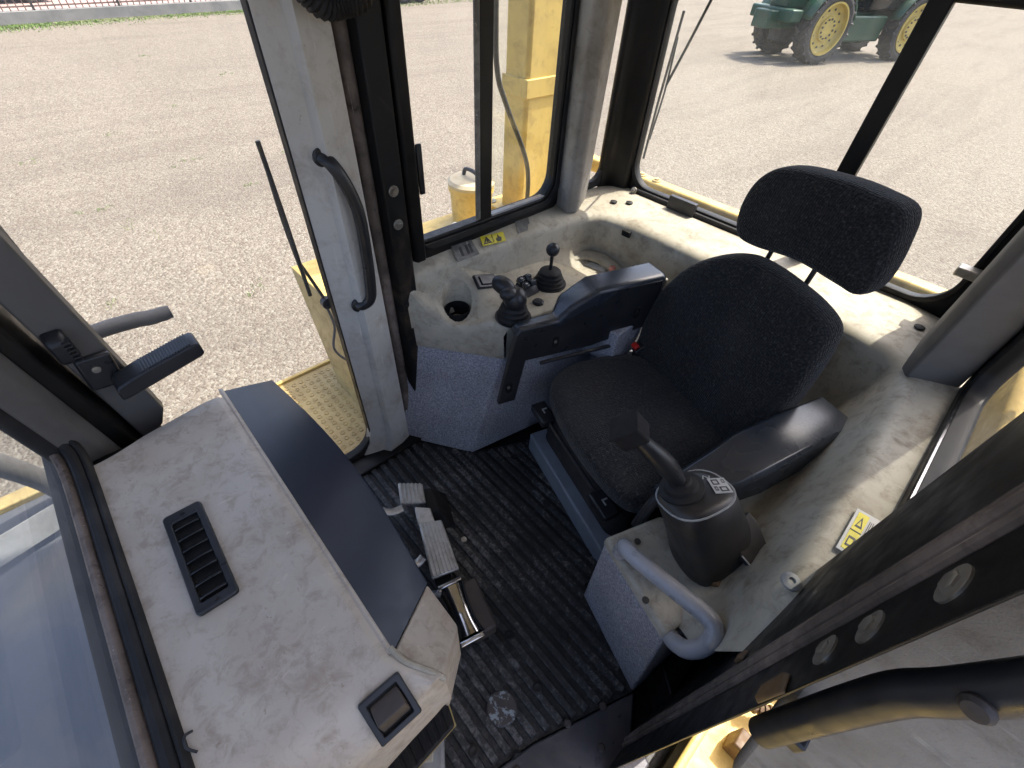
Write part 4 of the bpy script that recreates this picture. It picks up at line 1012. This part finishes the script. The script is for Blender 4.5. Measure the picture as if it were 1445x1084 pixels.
b = MB(); b.box((1.03, -1.10, .68), (.05, .035, .05)); O('hinge', b, 'steel', ra, bevel=.006, local=True)

# ================================================================== CONTROLS ON THE RIGHT CONSOLE
def boot(parent, c, r, h, n=4):
    pr = [(r, 0)]
    for k in range(n):
        z = h * (k + .3) / n; rr_ = r * (1 - .42 * k / n)
        pr += [(rr_, z), (rr_ * 1.0, z + h * .10), (rr_ * .93, z + h * .15)]
    pr += [(r * .40, h), (r * .2, h + .004), (.0001, h + .004)]
    return O('boot', MB().lathe(pr, c, n=32), 'rubber', parent, smooth=40)
js = thing('joystick', 'black joystick with a fat thumb grip beside the cup holder', 'joystick', (.868, -.862, .632))
boot(js, (.868, -.862, .632), .056, .062)
b = MB(); b.lathe([(.062, .0), (.062, .003), (.056, .0035)], (.868, -.862, .632), n=32); O('boot_ring', b, 'black', js)
def blob(c, ax, a, r, n=20):
    ax = Vector(ax).normalized()
    return MB().lathe([(r * math.sin(math.pi * k / 16) ** .8 + .0001, -a * math.cos(math.pi * k / 16)) for k in range(17)], c, ax, n)
O('grip', blob((.860, -.858, .712), (.35, .15, 1), .038, .039), 'black', js, smooth=80)
O('thumb_grip', blob((.898, -.840, .748), (1, .35, .35), .040, .029), 'black', js, smooth=80)
O('thumb_rest', blob((.866, -.835, .735), (.4, 1, .3), .030, .024), 'black', js, smooth=80)
b = MB(); b.lathe([(.007, 0), (.007, .005), (.0001, .006)], (.870, -.872, .742), (0, -.3, 1), 12); O('thumb_button', b, 'pad', js)
bl = thing('ball_lever', 'short lever with a black ball knob and ribbed rubber boot', 'lever', (.935, -1.105, .632))
boot(bl, (.935, -1.105, .632), .058, .055)
b = MB(); b.lathe([(.064, .0), (.064, .003), (.058, .0035)], (.935, -1.105, .632), n=32); O('boot_ring', b, 'black', bl)
b = MB(); b.tube([(.935, -1.105, .68), (.935, -1.105, .755)], .0065, 10); O('rod', b, 'black', bl)
b = MB(); b.lathe([(.024 * math.sin(math.pi * k / 14) + .0001, -.024 * math.cos(math.pi * k / 14)) for k in range(15)], (.935, -1.105, .768), n=24); O('ball_knob', b, 'black', bl, smooth=80)
sc = thing('switch_cluster', 'small cluster of black rocker switches behind the joystick', 'switches', (.945, -1.005, .632))
b = MB(); b.hexa([(.985, -.965, .630), (.985, -1.04, .630), (.915, -1.04, .630), (.915, -.965, .630)], [(.975, -.975, .672), (.975, -1.035, .672), (.935, -1.035, .660), (.935, -.975, .660)]); O('switch_block', b, 'black', sc, bevel=.004)
for i, (x, y_) in enumerate(((.965, -.985), (.965, -1.018), (.938, -.985), (.938, -1.018))):
    b = MB(); b.box((x, y_, .672 + (x - .95) * .3), (.022, .024, .02), Matrix.Rotation(.35 if i % 2 else -.35, 3, 'Y')); rk = O('rocker', b, 'pad', sc, bevel=.003)
    b = MB(); b.lathe([(.0045, 0), (.0045, .0014), (.0001, .0016)], (x - .004, y_, .682 + (x - .95) * .3), n=10); O('switch_mark', b, 'white', rk)
sp_ = thing('rocker_plate', 'single black rocker switch plate set in the console by the cup holder', 'switch', (1.045, -.89, .66))
pp, pn = hit(ct, (1.040, -.885, .9), (0, 0, -1))
px_ = (Vector((1, 0, 0)) - pn * pn.x).normalized(); Rp = Matrix((px_, pn.cross(px_), pn)).transposed()
b = MB(); b.box(pp + pn * .005, (.052, .100, .014), Rp); O('plate', b, 'black', sp_, bevel=.003)
b = MB(); b.box(pp + pn * .013, (.034, .068, .008), Rp); O('rocker', b, 'black', sp_, bevel=.003)
cp = MB(); cp.lathe([(.020, 0), (.020, .006), (.016, .010), (.010, .0085), (.0001, .0085)], (.872, -.985, .632), n=24)
tag(O('round_plug', cp, 'black'), 'small round black plug between the joystick and the armrest', 'plug')

# ================================================================== DASH
ds = thing('dash_console', 'scuffed grey dash with a dark blue-black knee panel ahead of the pedals', 'dashboard', (.6, .1, 0))
def dash_row(x, t):
    """profile from the windscreen seal to the knee edge at lateral position x; t 0 right .. 1 left"""
    return fillet([(x, .285, .702 - .02 * (t < .01)), (x, .23, .702), (x, -.001, .701), (x, -.022, .686)], [.3, .12], 4)
rows = []
for k in range(25):
    t = k / 24
    x = 1.062 + (.262 - 1.062) * t
    r = dash_row(x, t)
    if k == 0: r = [q + Vector((-.012, 0, -.02)) for q in r]
    # right end narrows towards the screen
    for i, q in enumerate(r):
        q.x -= .055 * sm(.06, .26, q.y) * (1 - t) ** 6
    rows.append(r)
# smooth run-out into the left end cap
last = rows[-1]
for s_ in (.25, .5, .75, 1.0):
    r = []
    for q in last:
        yy = q.y
        end = Vector((.255 - .072 * s_, yy if yy > .02 else yy - .045 * s_, q.z - .012 * s_ ** 2 - .075 * s_ ** 1.4 * sm(-.02, .10, yy)))
        r.append(end)
    rows.append(r)
for s_ in (.35, .7, 1.0):
    r = []
    for q in rows[28]:
        r.append(Vector((q.x - .010 * s_, q.y, q.z - .16 * s_)))
    rows.append(r)
b = MB().grid(rows); tc = O('top_cover', b, 'dashgrey', ds, smooth=50)
# knee panel
rows = []
for k in range(25):
    t = k / 24; x = 1.060 + (.264 - 1.060) * t
    bul = .030 * math.sin(math.pi * t)
    xb = 1.125 + (.352 - 1.125) * t
    e0 = Vector((x, -.0235, .6835)); e2 = Vector((xb, -.146 - bul, .595)); e1 = e0.lerp(e2, .55) + Vector((0, 0, .001))
    e3 = e2 + Vector((0, .012, -.03)); e4 = e2 + Vector((.0, .14, -.22))
    rows.append(fillet([e0, e1, e2, e3, e4], [.3, .06, .3], 4))
b = MB().grid(rows); O('knee_panel', b, worn('blue_black_vinyl', (.012, .018, .036), (.015, .022, .042), .34, scale=12, fine=260, fbump=.1, rv=.03), ds, smooth=50)
b = MB(); b.tube([(1.062, -.019, .6875), (.262, -.019, .6875)], .0055, 8); O('edge_bead', b, 'dashgrey', ds)
# left cheek of the dash below the knee panel, lit by the yellow step and bounce deck
b = MB(); b.hexa([(.262, -.030, .45), (.352, -.146, .36), (.258, -.150, .34), (.180, -.060, .42)], [(.264, -.024, .683), (.352, -.144, .594), (.256, -.148, .556), (.181, -.062, .665)]); O('cheek_panel', b, 'dashgrey', ds, bevel=.006)
b = MB(); b.tube(cr([(.270, -.022, .690), (.235, -.030, .690), (.200, -.052, .682), (.180, -.066, .660)], 4), .0055, 8); O('edge_bead', b, 'grey', ds)
b = MB(); b.prism([(1.05, .28), (1.05, -.0), (.40, -.0), (.40, .28)], .02, .66); O('dash_core', b, 'post', ds)
b = MB(); b.tube(cr([(.335, .252, .704), (.345, .258, .716), (.36, .256, .716), (.365, .250, .704)], 4), .0022, 6); O('clip', b, 'black', ds)
# vents
def vent(parent, o, ux, uy, w, h, slats, name, tiltv):
    """o centre, ux/uy unit axes (long / short), normal = ux x uy"""
    o, ux, uy = Vector(o), Vector(ux).normalized(), Vector(uy); uz = ux.cross(uy).normalized(); uy = uz.cross(ux)
    if uz.z < 0 and abs(uz.z) > .3: uz = -uz
    P = lambda a, c, d: o + ux * a + uy * c + uz * d
    v = thing(*name, tuple(o))
    f = MB(); f.ring([P(a, c, -.003) for a, c in rrect(-w / 2, w / 2, -h / 2, h / 2, .008)], [P(a, c, -.003) for a, c in rrect(-w / 2 + .024, w / 2 - .020, -h / 2 + .012, h / 2 - .012, .003)], uz * .012); O('vent_frame', f, 'black', v, bevel=.003)
    f = MB(); f.extr([P(a, c, .0008) for a, c in ((-w / 2 + .01, -h / 2 + .01), (w / 2 - .01, -h / 2 + .01), (w / 2 - .01, h / 2 - .01), (-w / 2 + .01, h / 2 - .01))], uz * .001); O('vent_back', f, 'hollow', v)  # black plate on the surface in place of the shaded vent interior
    n = slats
    for k in range(n):
        a = -w / 2 + .036 + (w - .068) * k / max(1, n - 1)
        f = MB()
        row = [[P(a + tiltv * d, c, d + .0025 - .006 * (2 * c / h) ** 2 * d / .01) for c in [(-h / 2 + .0125) + (h - .025) * i / 8 for i in range(9)]] for d in (0, .005, .010)]
        f.grid(row); so_ = O('slat', f, 'black', v); sd = so_.modifiers.new('solid', 'SOLIDIFY'); sd.thickness = .002
    for (a, c) in ((-w / 2 + .012, 0), (w / 2 - .010, 0)):
        f = MB(); f.lathe([(.004, 0), (.004, .002), (.0001, .003)], P(a, c, .009), uz, 10); O('screw', f, 'rubber', v)
    return v
vent(ds, (.635, .156, .7025), (-1, .03, 0), (0, 1, 0), .232, .068, 7, ('air_vent', 'long black louvred air vent on the flat top of the dash', 'vent'), .9)
# end vent with a rotating barrel
ev = thing('end_vent', 'square black swivel air vent on the left end of the dash', 'vent', (.19, .02, .62))
o_, uz = hit(tc, (.0, .0, 1.55), Vector((.205, .022, .668)) - Vector((0, 0, 1.55)))
if uz.x > 0: uz = -uz
uy = (Vector((0, 1, 0)) - uz * uz.y).normalized(); ux = uy.cross(uz).normalized(); o_ = o_ + uz * .003
P_ = lambda a, c, d: o_ + ux * a + uy * c + uz * d
f = MB(); f.ring([P_(a, c, -.002) for a, c in rrect(-.036, .036, -.036, .036, .004)], [P_(a, c, -.002) for a, c in rrect(-.026, .026, -.026, .026, .002)], uz * .010); O('vent_frame', f, 'black', ev, bevel=.002)
f = MB(); f.extr([P_(a, c, -.001) for a, c in ((-.03, -.03), (.03, -.03), (.03, .03), (-.03, .03))], uz * .002); O('vent_back', f, 'hollow', ev)
f = MB(); f.extr([P_(.022, -.0245, .002), P_(-.004, -.0245, .024), P_(-.022, -.0245, .004)], uy * .049); O('vent_barrel', f, 'mudbrown', ev, bevel=.002)

# ================================================================== PEDALS
def ribbed_pedal(name, label, quad, z, n, th=.014):
    q = [Vector((x, y_, z)) for x, y_ in quad]; c = sum(q, Vector()) / 4
    t = thing(name, label, 'pedal', (c.x, c.y, .0))
    b = MB(); b.hexa([p_ - Vector((0, 0, th)) for p_ in q], q); O('pad', b, 'pedal', t, bevel=.004)
    for k in range(n):
        a = (k + .25) / n; e = (k + .75) / n
        b = MB(); p0, p1 = q[0].lerp(q[1], a), q[0].lerp(q[1], e); p2, p3 = q[3].lerp(q[2], e), q[3].lerp(q[2], a)
        b.hexa([p0.lerp(c, .03) , p1.lerp(c, .03), p2.lerp(c, .03), p3.lerp(c, .03)], [v + Vector((0, 0, .0045)) for v in (p0.lerp(c, .05), p1.lerp(c, .05), p2.lerp(c, .05), p3.lerp(c, .05))])
        O('rib', b, 'pedal', t, bevel=.001, seg=1)
    return t
p1 = ribbed_pedal('foot_pedal', 'small ribbed cast foot pedal furthest along the mat from the open door', [(.880, -.340), (.822, -.405), (.752, -.372), (.800, -.300)], .135, 6)
b = MB(); b.tube(cr([(.79, -.30, .125), (.80, -.26, .13), (.84, -.21, .16), (.86, -.12, .24)], 4), .014, 10, .7); O('arm', b, 'pedal', p1)
b = MB(); b.hexa([(.845, -.43, 0), (.80, -.49, 0), (.66, -.43, 0), (.70, -.36, 0)], [(.82, -.40, .105), (.80, -.43, .105), (.72, -.40, .09), (.74, -.36, .09)]); O('pivot_block', b, 'rubber', p1, bevel=.006)
p2 = ribbed_pedal('foot_pedal', 'long ribbed cast foot pedal in the middle of the three', [(.700, -.306), (.660, -.372), (.490, -.314), (.520, -.232)], .14, 7)
b = MB(); b.hexa([(.765, -.332, .10), (.725, -.372, .10), (.665, -.350, .10), (.695, -.300, .10)], [(.765, -.332, .132), (.725, -.372, .132), (.665, -.350, .132), (.695, -.300, .132)]); O('toe_block', b, 'pedal', p2, bevel=.004)
b = MB(); b.hexa([(.62, -.29, .0), (.60, -.33, .0), (.52, -.30, .0), (.54, -.25, .0)], [(.62, -.29, .125), (.60, -.33, .125), (.52, -.30, .125), (.54, -.25, .125)]); O('pedestal', b, 'rubber', p2, bevel=.004)
b = MB(); b.tube(cr([(.60, -.255, .125), (.60, -.22, .12), (.62, -.15, .17)], 4), .014, 10, .7); O('arm', b, 'pedal', p2)
p3 = thing('rocker_pedal', 'polished steel rocker pedal with square end plates beside the dash cheek', 'pedal', (.38, -.24, 0))
c0, c1 = Vector((.462, -.262, .125)), Vector((.318, -.222, .125)); dv = (c1 - c0).normalized(); sv_ = Vector((-dv.y, dv.x, 0))
rings = []
for k in range(13):
    t = k / 12; w_ = .034 + .010 * abs(2 * t - 1) ** 2.2; hh = .022 + .006 * abs(2 * t - 1)
    c = c0.lerp(c1, t)
    rings.append([c + sv_ * w_ * math.cos(a) + Vector((0, 0, hh * math.sin(a))) for a in [2 * math.pi * i / 14 for i in range(14)]])
b = MB().loft(rings); O('bar', b, 'chrome', p3, smooth=60)
for c, tl in ((c0 - dv * .006, -.25), (c1 + dv * .008, .25)):
    b = MB(); rt = Matrix((( dv.x, sv_.x, 0), (dv.y, sv_.y, 0), (0, 0, 1))) @ Matrix.Rotation(tl, 3, 'Y'); b.box(c + Vector((0, 0, .004)), (.014, .076, .040), rt); O('end_plate', b, 'chrome', p3, bevel=.004)
b = MB(); rt = Matrix(((dv.x, sv_.x, 0), (dv.y, sv_.y, 0), (0, 0, 1))); b.box((c0 + c1) / 2 + Vector((-.01, -.045, -.045)), (.16, .075, .07), rt); O('pivot_block', b, 'mudbrown', p3, bevel=.008)
b = MB(); b.tube([(.46, -.25, .12), (.50, -.17, .16), (.52, -.10, .22)], .011, 8); O('arm', b, 'chrome', p3)
rp = thing('footrest', 'black ribbed rubber footrest plate tucked under the left end of the dash', 'footrest', (.22, .02, 0))
q = [Vector((.262, -.085, .215)), Vector((.176, -.060, .215)), Vector((.170, .16, .19)), Vector((.30, .16, .19))]
b = MB(); b.hexa([v - Vector((0, 0, .012)) for v in q], q); O('plate', b, 'rubber', rp, bevel=.006)
b = MB(); b.hexa([v - Vector((0, 0, .022)) for v in q], [v + (v - q[0].lerp(q[2], .5)) * .03 - Vector((0, 0, .0125)) for v in q]); O('backing', b, 'cream', rp)
for k in range(10):
    t0, t1 = (k + .2) / 10, (k + .8) / 10
    b = MB(); a, c, d, e = q[1].lerp(q[2], t0), q[1].lerp(q[2], t1), q[0].lerp(q[3], t1), q[0].lerp(q[3], t0)
    b.hexa([v for v in (a.lerp(e, .04), c.lerp(d, .04), d.lerp(c, .04), e.lerp(a, .04))], [v + Vector((0, 0, .004)) for v in (a.lerp(e, .06), c.lerp(d, .06), d.lerp(c, .06), e.lerp(a, .06))]); O('rib', b, 'rubber', rp, bevel=.001, seg=1)
b = MB(); b.hexa([(.20, -.03, 0), (.11, .03, 0), (.16, .2, 0), (.28, .2, 0)], [(.195, -.035, .12), (.12, .02, .12), (.16, .2, .12), (.28, .2, .12)]); fb = thing('fuse_box', 'pale grey fuse box on the floor below the ribbed footrest', 'box', (.18, .08, 0)); O('case', b, 'seatfoam', fb, bevel=.008)
for (x, y_) in ((.19, .02), (.165, .06)):
    b = MB(); b.box((x, y_, .123), (.035, .03, .008), Matrix.Rotation(-.6, 3, 'Z')); O('lid', b, 'grey', fb, bevel=.003)

# ================================================================== RIGHT HAND DOOR
rd = thing('right_door', 'full height glazed right hand door with a grey rear stile', 'door', (1.15, -.2, 0))
prof = [(1.172, -.386), (1.148, -.390), (1.138, -.41), (1.124, -.440), (1.097, -.451), (1.104, -.490), (1.117, -.530), (1.172, -.532)]
b = MB(); rings = []
for z in (.0, .03, .07, .14, .5, 1.0, 1.5, 1.93):
    f = max(0, (.14 - z) / .14) ** 2 * .07
    rings.append([Vector((x, y_ + f * sm(-.5, -.386, y_), z)) for x, y_ in prof])
b.loft(rings); O('rear_stile', b, 'stile', rd, smooth=25)
fr = MB(); fr.ring(on_x(rrect(-.41, .18, -.01, 1.90, .05), 1.152), on_x(rrect(-.386, .142, .045, 1.86, (.09, .03, .03, .03)), 1.152), (.035, 0, 0)); O('glass_seal', fr, 'rubber', rd, bevel=.004)
b = MB(); b.bb(1.178, 1.184, -.39, .17, .02, 1.88); O('pane', b, 'glass', rd, smooth=0)
b = MB(); rings = []
for z in (.60, .62, .66, 1.0, 1.90):
    f = .05 * max(0, (.66 - z) / .06) ** 2
    rings.append([Vector((x, y_ + .075 * (z - .7), z)) for x, y_ in ((1.150, .108 + f), (1.120, .112 + f), (1.112, .185), (1.150, .190))])
b.loft(rings); O('front_stile', b, worn('dark_grey_stile_paint', (.12, .115, .11), (.085, .08, .075), .5, scale=5), rd, bevel=.004)
b = MB(); b.tube(cr([(1.120, -.446, 1.150), (1.100, -.455, 1.140), (1.088, -.474, 1.095), (1.083, -.491, 1.02), (1.084, -.491, .916), (1.085, -.485, .81), (1.088, -.477, .755), (1.102, -.457, .732), (1.122, -.450, .728)], 6), .0185, 12, .8); O('pull_handle', b, 'black', rd)
b = MB(); b.lathe([(.024, 0), (.024, .006), (.018, .01)], (1.122, -.450, .728), (-1, 0, 0), 16); b.lathe([(.022, 0), (.022, .006), (.018, .01)], (1.124, -.446, 1.150), (-1, 0, 0), 16); O('handle_foot', b, 'black', rd)
la = thing('latch_handle', 'ribbed black latch handle on the front post beside the dash', 'handle', (1.10, .15, .8))
b = MB(); b.box((1.108, .158, .832), (.016, .062, .085), Matrix.Rotation(.1, 3, 'X')); O('base_plate', b, 'black', la, bevel=.006)
b = MB(); b.lathe([(.008, 0), (.008, .005), (.0001, .006)], (1.100, .160, .845), (-1, 0, 0), 12); O('screw', b, 'steel', la)
q0 = MB(); rings = []
for (y_, w_, z_) in ((.150, .020, .795), (.142, .026, .797), (.10, .029, .806), (.0, .028, .826), (-.022, .026, .830), (-.030, .020, .832)):
    rings.append([Vector(v) for v in ((1.100, y_, z_ - w_), (1.060, y_, z_ - w_ * .9), (1.036, y_, z_ - w_ * .3), (1.038, y_, z_ + w_), (1.095, y_, z_ + w_))])
O('grip', q0.loft(rings), 'black', la, bevel=.004, seg=2)
for k in range(17):
    y_ = .088 - .0062 * k; z_ = .806 + (.10 - y_) * .2
    b = MB(); b.box((1.066, y_, z_ + .0295), (.048, .0032, .003)); O('grip_rib', b, 'black', la)
kn = MB(); rings = []
for (dx, s) in ((0, 1), (.018, .95), (.030, .75), (.034, .55)):
    rings.append([Vector((1.112 - dx, .182 + a * s, .915 + c * s)) for a, c in rrect(-.018, .018, -.036, .036, .008)])
kno = thing('ribbed_knob', 'small ribbed black knob above the latch handle', 'knob', (1.1, .182, .88))
O('knob', kn.loft(rings), 'black', kno, bevel=.002)
for k in range(6):
    b = MB(); b.box((1.082, .168, .892 + .009 * k), (.022, .012, .003)); O('knob_rib', b, 'black', kno)
hb_ = MB(); hb_.tube(cr([(1.30, .30, .80), (1.30, .14, .812), (1.30, .06, .808), (1.30, .03, .802), (1.30, -.018, .800)], 5), [.019] * 16 + [.019, .018, .019, .017, .017], 14)
tag(O('outside_handle_bar', hb_, 'foam', smooth=60), 'grey sleeved bar outside the right hand door glass', 'bar')

def wiper(name, label, blade, arm_, off):
    t = thing(name, label, 'wiper', blade[-1])
    b = MB(); b.tube(blade, .0042, 8, 1.4); O('blade', b, 'wiper', t)
    mid = Vector(blade[0]).lerp(Vector(blade[-1]), .5); o2 = Vector(off)
    b = MB(); b.tube(cr([Vector(blade[0]).lerp(Vector(blade[-1]), .15) + o2 * .3, mid + o2, Vector(blade[0]).lerp(Vector(blade[-1]), .85) + o2 * .3], 5), .0036, 6); O('blade_holder', b, 'wiper', t)
    b = MB(); b.tube(arm_, .005, 8); O('arm', b, 'wiper', t)
    b = MB(); b.lathe([(.018, -.01), (.018, .01), (.010, .016)], arm_[-1], off, 14); O('pivot', b, 'wiper', t)
    return t
wiper('door_wiper', 'black wiper lying upright on the right hand door glass', [(1.196, -.338, 1.185), (1.198, -.342, 1.0), (1.196, -.343, .765)], [(1.215, -.343, .98), (1.225, -.350, .86), (1.222, -.372, .78), (1.20, -.385, .72)], (.02, 0, 0))
wc = MB(); wc.tube(cr([(1.21, -.38, .72), (1.24, -.40, .60), (1.25, -.38, .50), (1.24, -.42, .42), (1.21, -.46, .38)], 6), .0045, 8)
tag(O('washer_hose', wc, 'foam', smooth=60), 'thin grey washer hose hanging below the door wiper', 'hose')
wiper('rear_wiper', 'black wiper standing along the edge of the rear window', [(1.05, -1.775, 1.38), (1.065, -1.775, 1.1), (1.07, -1.775, .90)], [(1.060, -1.795, 1.16), (1.02, -1.80, 1.28), (.96, -1.80, 1.46), (.92, -1.79, 1.60)], (0, -.02, 0))

# corrugated hose looping down from the roof by the door post
hp_ = cr([(1.06, -.38, 1.94), (1.055, -.42, 1.55), (1.05, -.475, 1.448), (1.05, -.525, 1.438), (1.05, -.58, 1.460), (1.055, -.63, 1.56), (1.06, -.66, 1.94)], 14)
ch = thing('corrugated_hose', 'black corrugated hose looping down from the roof by the door post', 'hose', (1.05, -.52, 1.41))
b = MB(); b.tube(hp_, [.030 if k % 2 else .026 for k in range(len(hp_))], 14); O('hose', b, 'rubber', ch, smooth=30)

# ================================================================== OPEN LEFT DOOR
ld = thing('open_door', 'open left door with grey inner panel and black bar handle', 'door', (-.6, -.42, -.3))
b = MB(); b.extr([(-.178, -.402, .86), (-.178, -.402, 1.90), (-.42, -.415, 1.90), (-.42, -.415, .78), (-1.05, -.455, .78), (-1.05, -.455, -.1), (-.55, -.425, -.1), (-.37, -.412, .10), (-.262, -.405, .43)], (0, -.045, 0)); O('inner_panel', b, 'trim', ld, bevel=.012)
b = MB(); b.extr([(-.421, -.43, .785), (-.421, -.43, 1.86), (-1.02, -.468, 1.86), (-1.02, -.468, .785)], (0, -.006, 0)); O('door_pane', b, 'glass', ld, smooth=0)
b = MB(); b.extr([(-1.02, -.455, .781), (-1.02, -.455, 1.90), (-1.06, -.457, 1.90), (-1.06, -.457, .781)], (0, -.045, 0)); O('door_edge', b, 'trim', ld, bevel=.006)
path = cr([(-.190, -.342, .790), (-.190, -.340, .90), (-.191, -.339, 1.0), (-.194, -.338, 1.075), (-.205, -.337, 1.13), (-.222, -.336, 1.25), (-.236, -.338, 1.36)], 6)
b = MB(); b.tube(path, .0195, 18, .9); O('bar_handle', b, 'black', ld, smooth=60)
b = MB(); b.lathe([(.0115, 0), (.0115, .003), (.0085, .007), (.0001, .008)], (-.206, -.3185, 1.150), (.25, 1, .1), 20); O('handle_bolt', b, 'mudbrown', ld)
b = MB(); b.bb(-.205, -.228, -.345, -.400, .80, .83); b.bb(-.215, -.240, -.345, -.400, 1.28, 1.32); O('handle_foot', b, 'black', ld, bevel=.004)

bpy.context.view_layer.update()
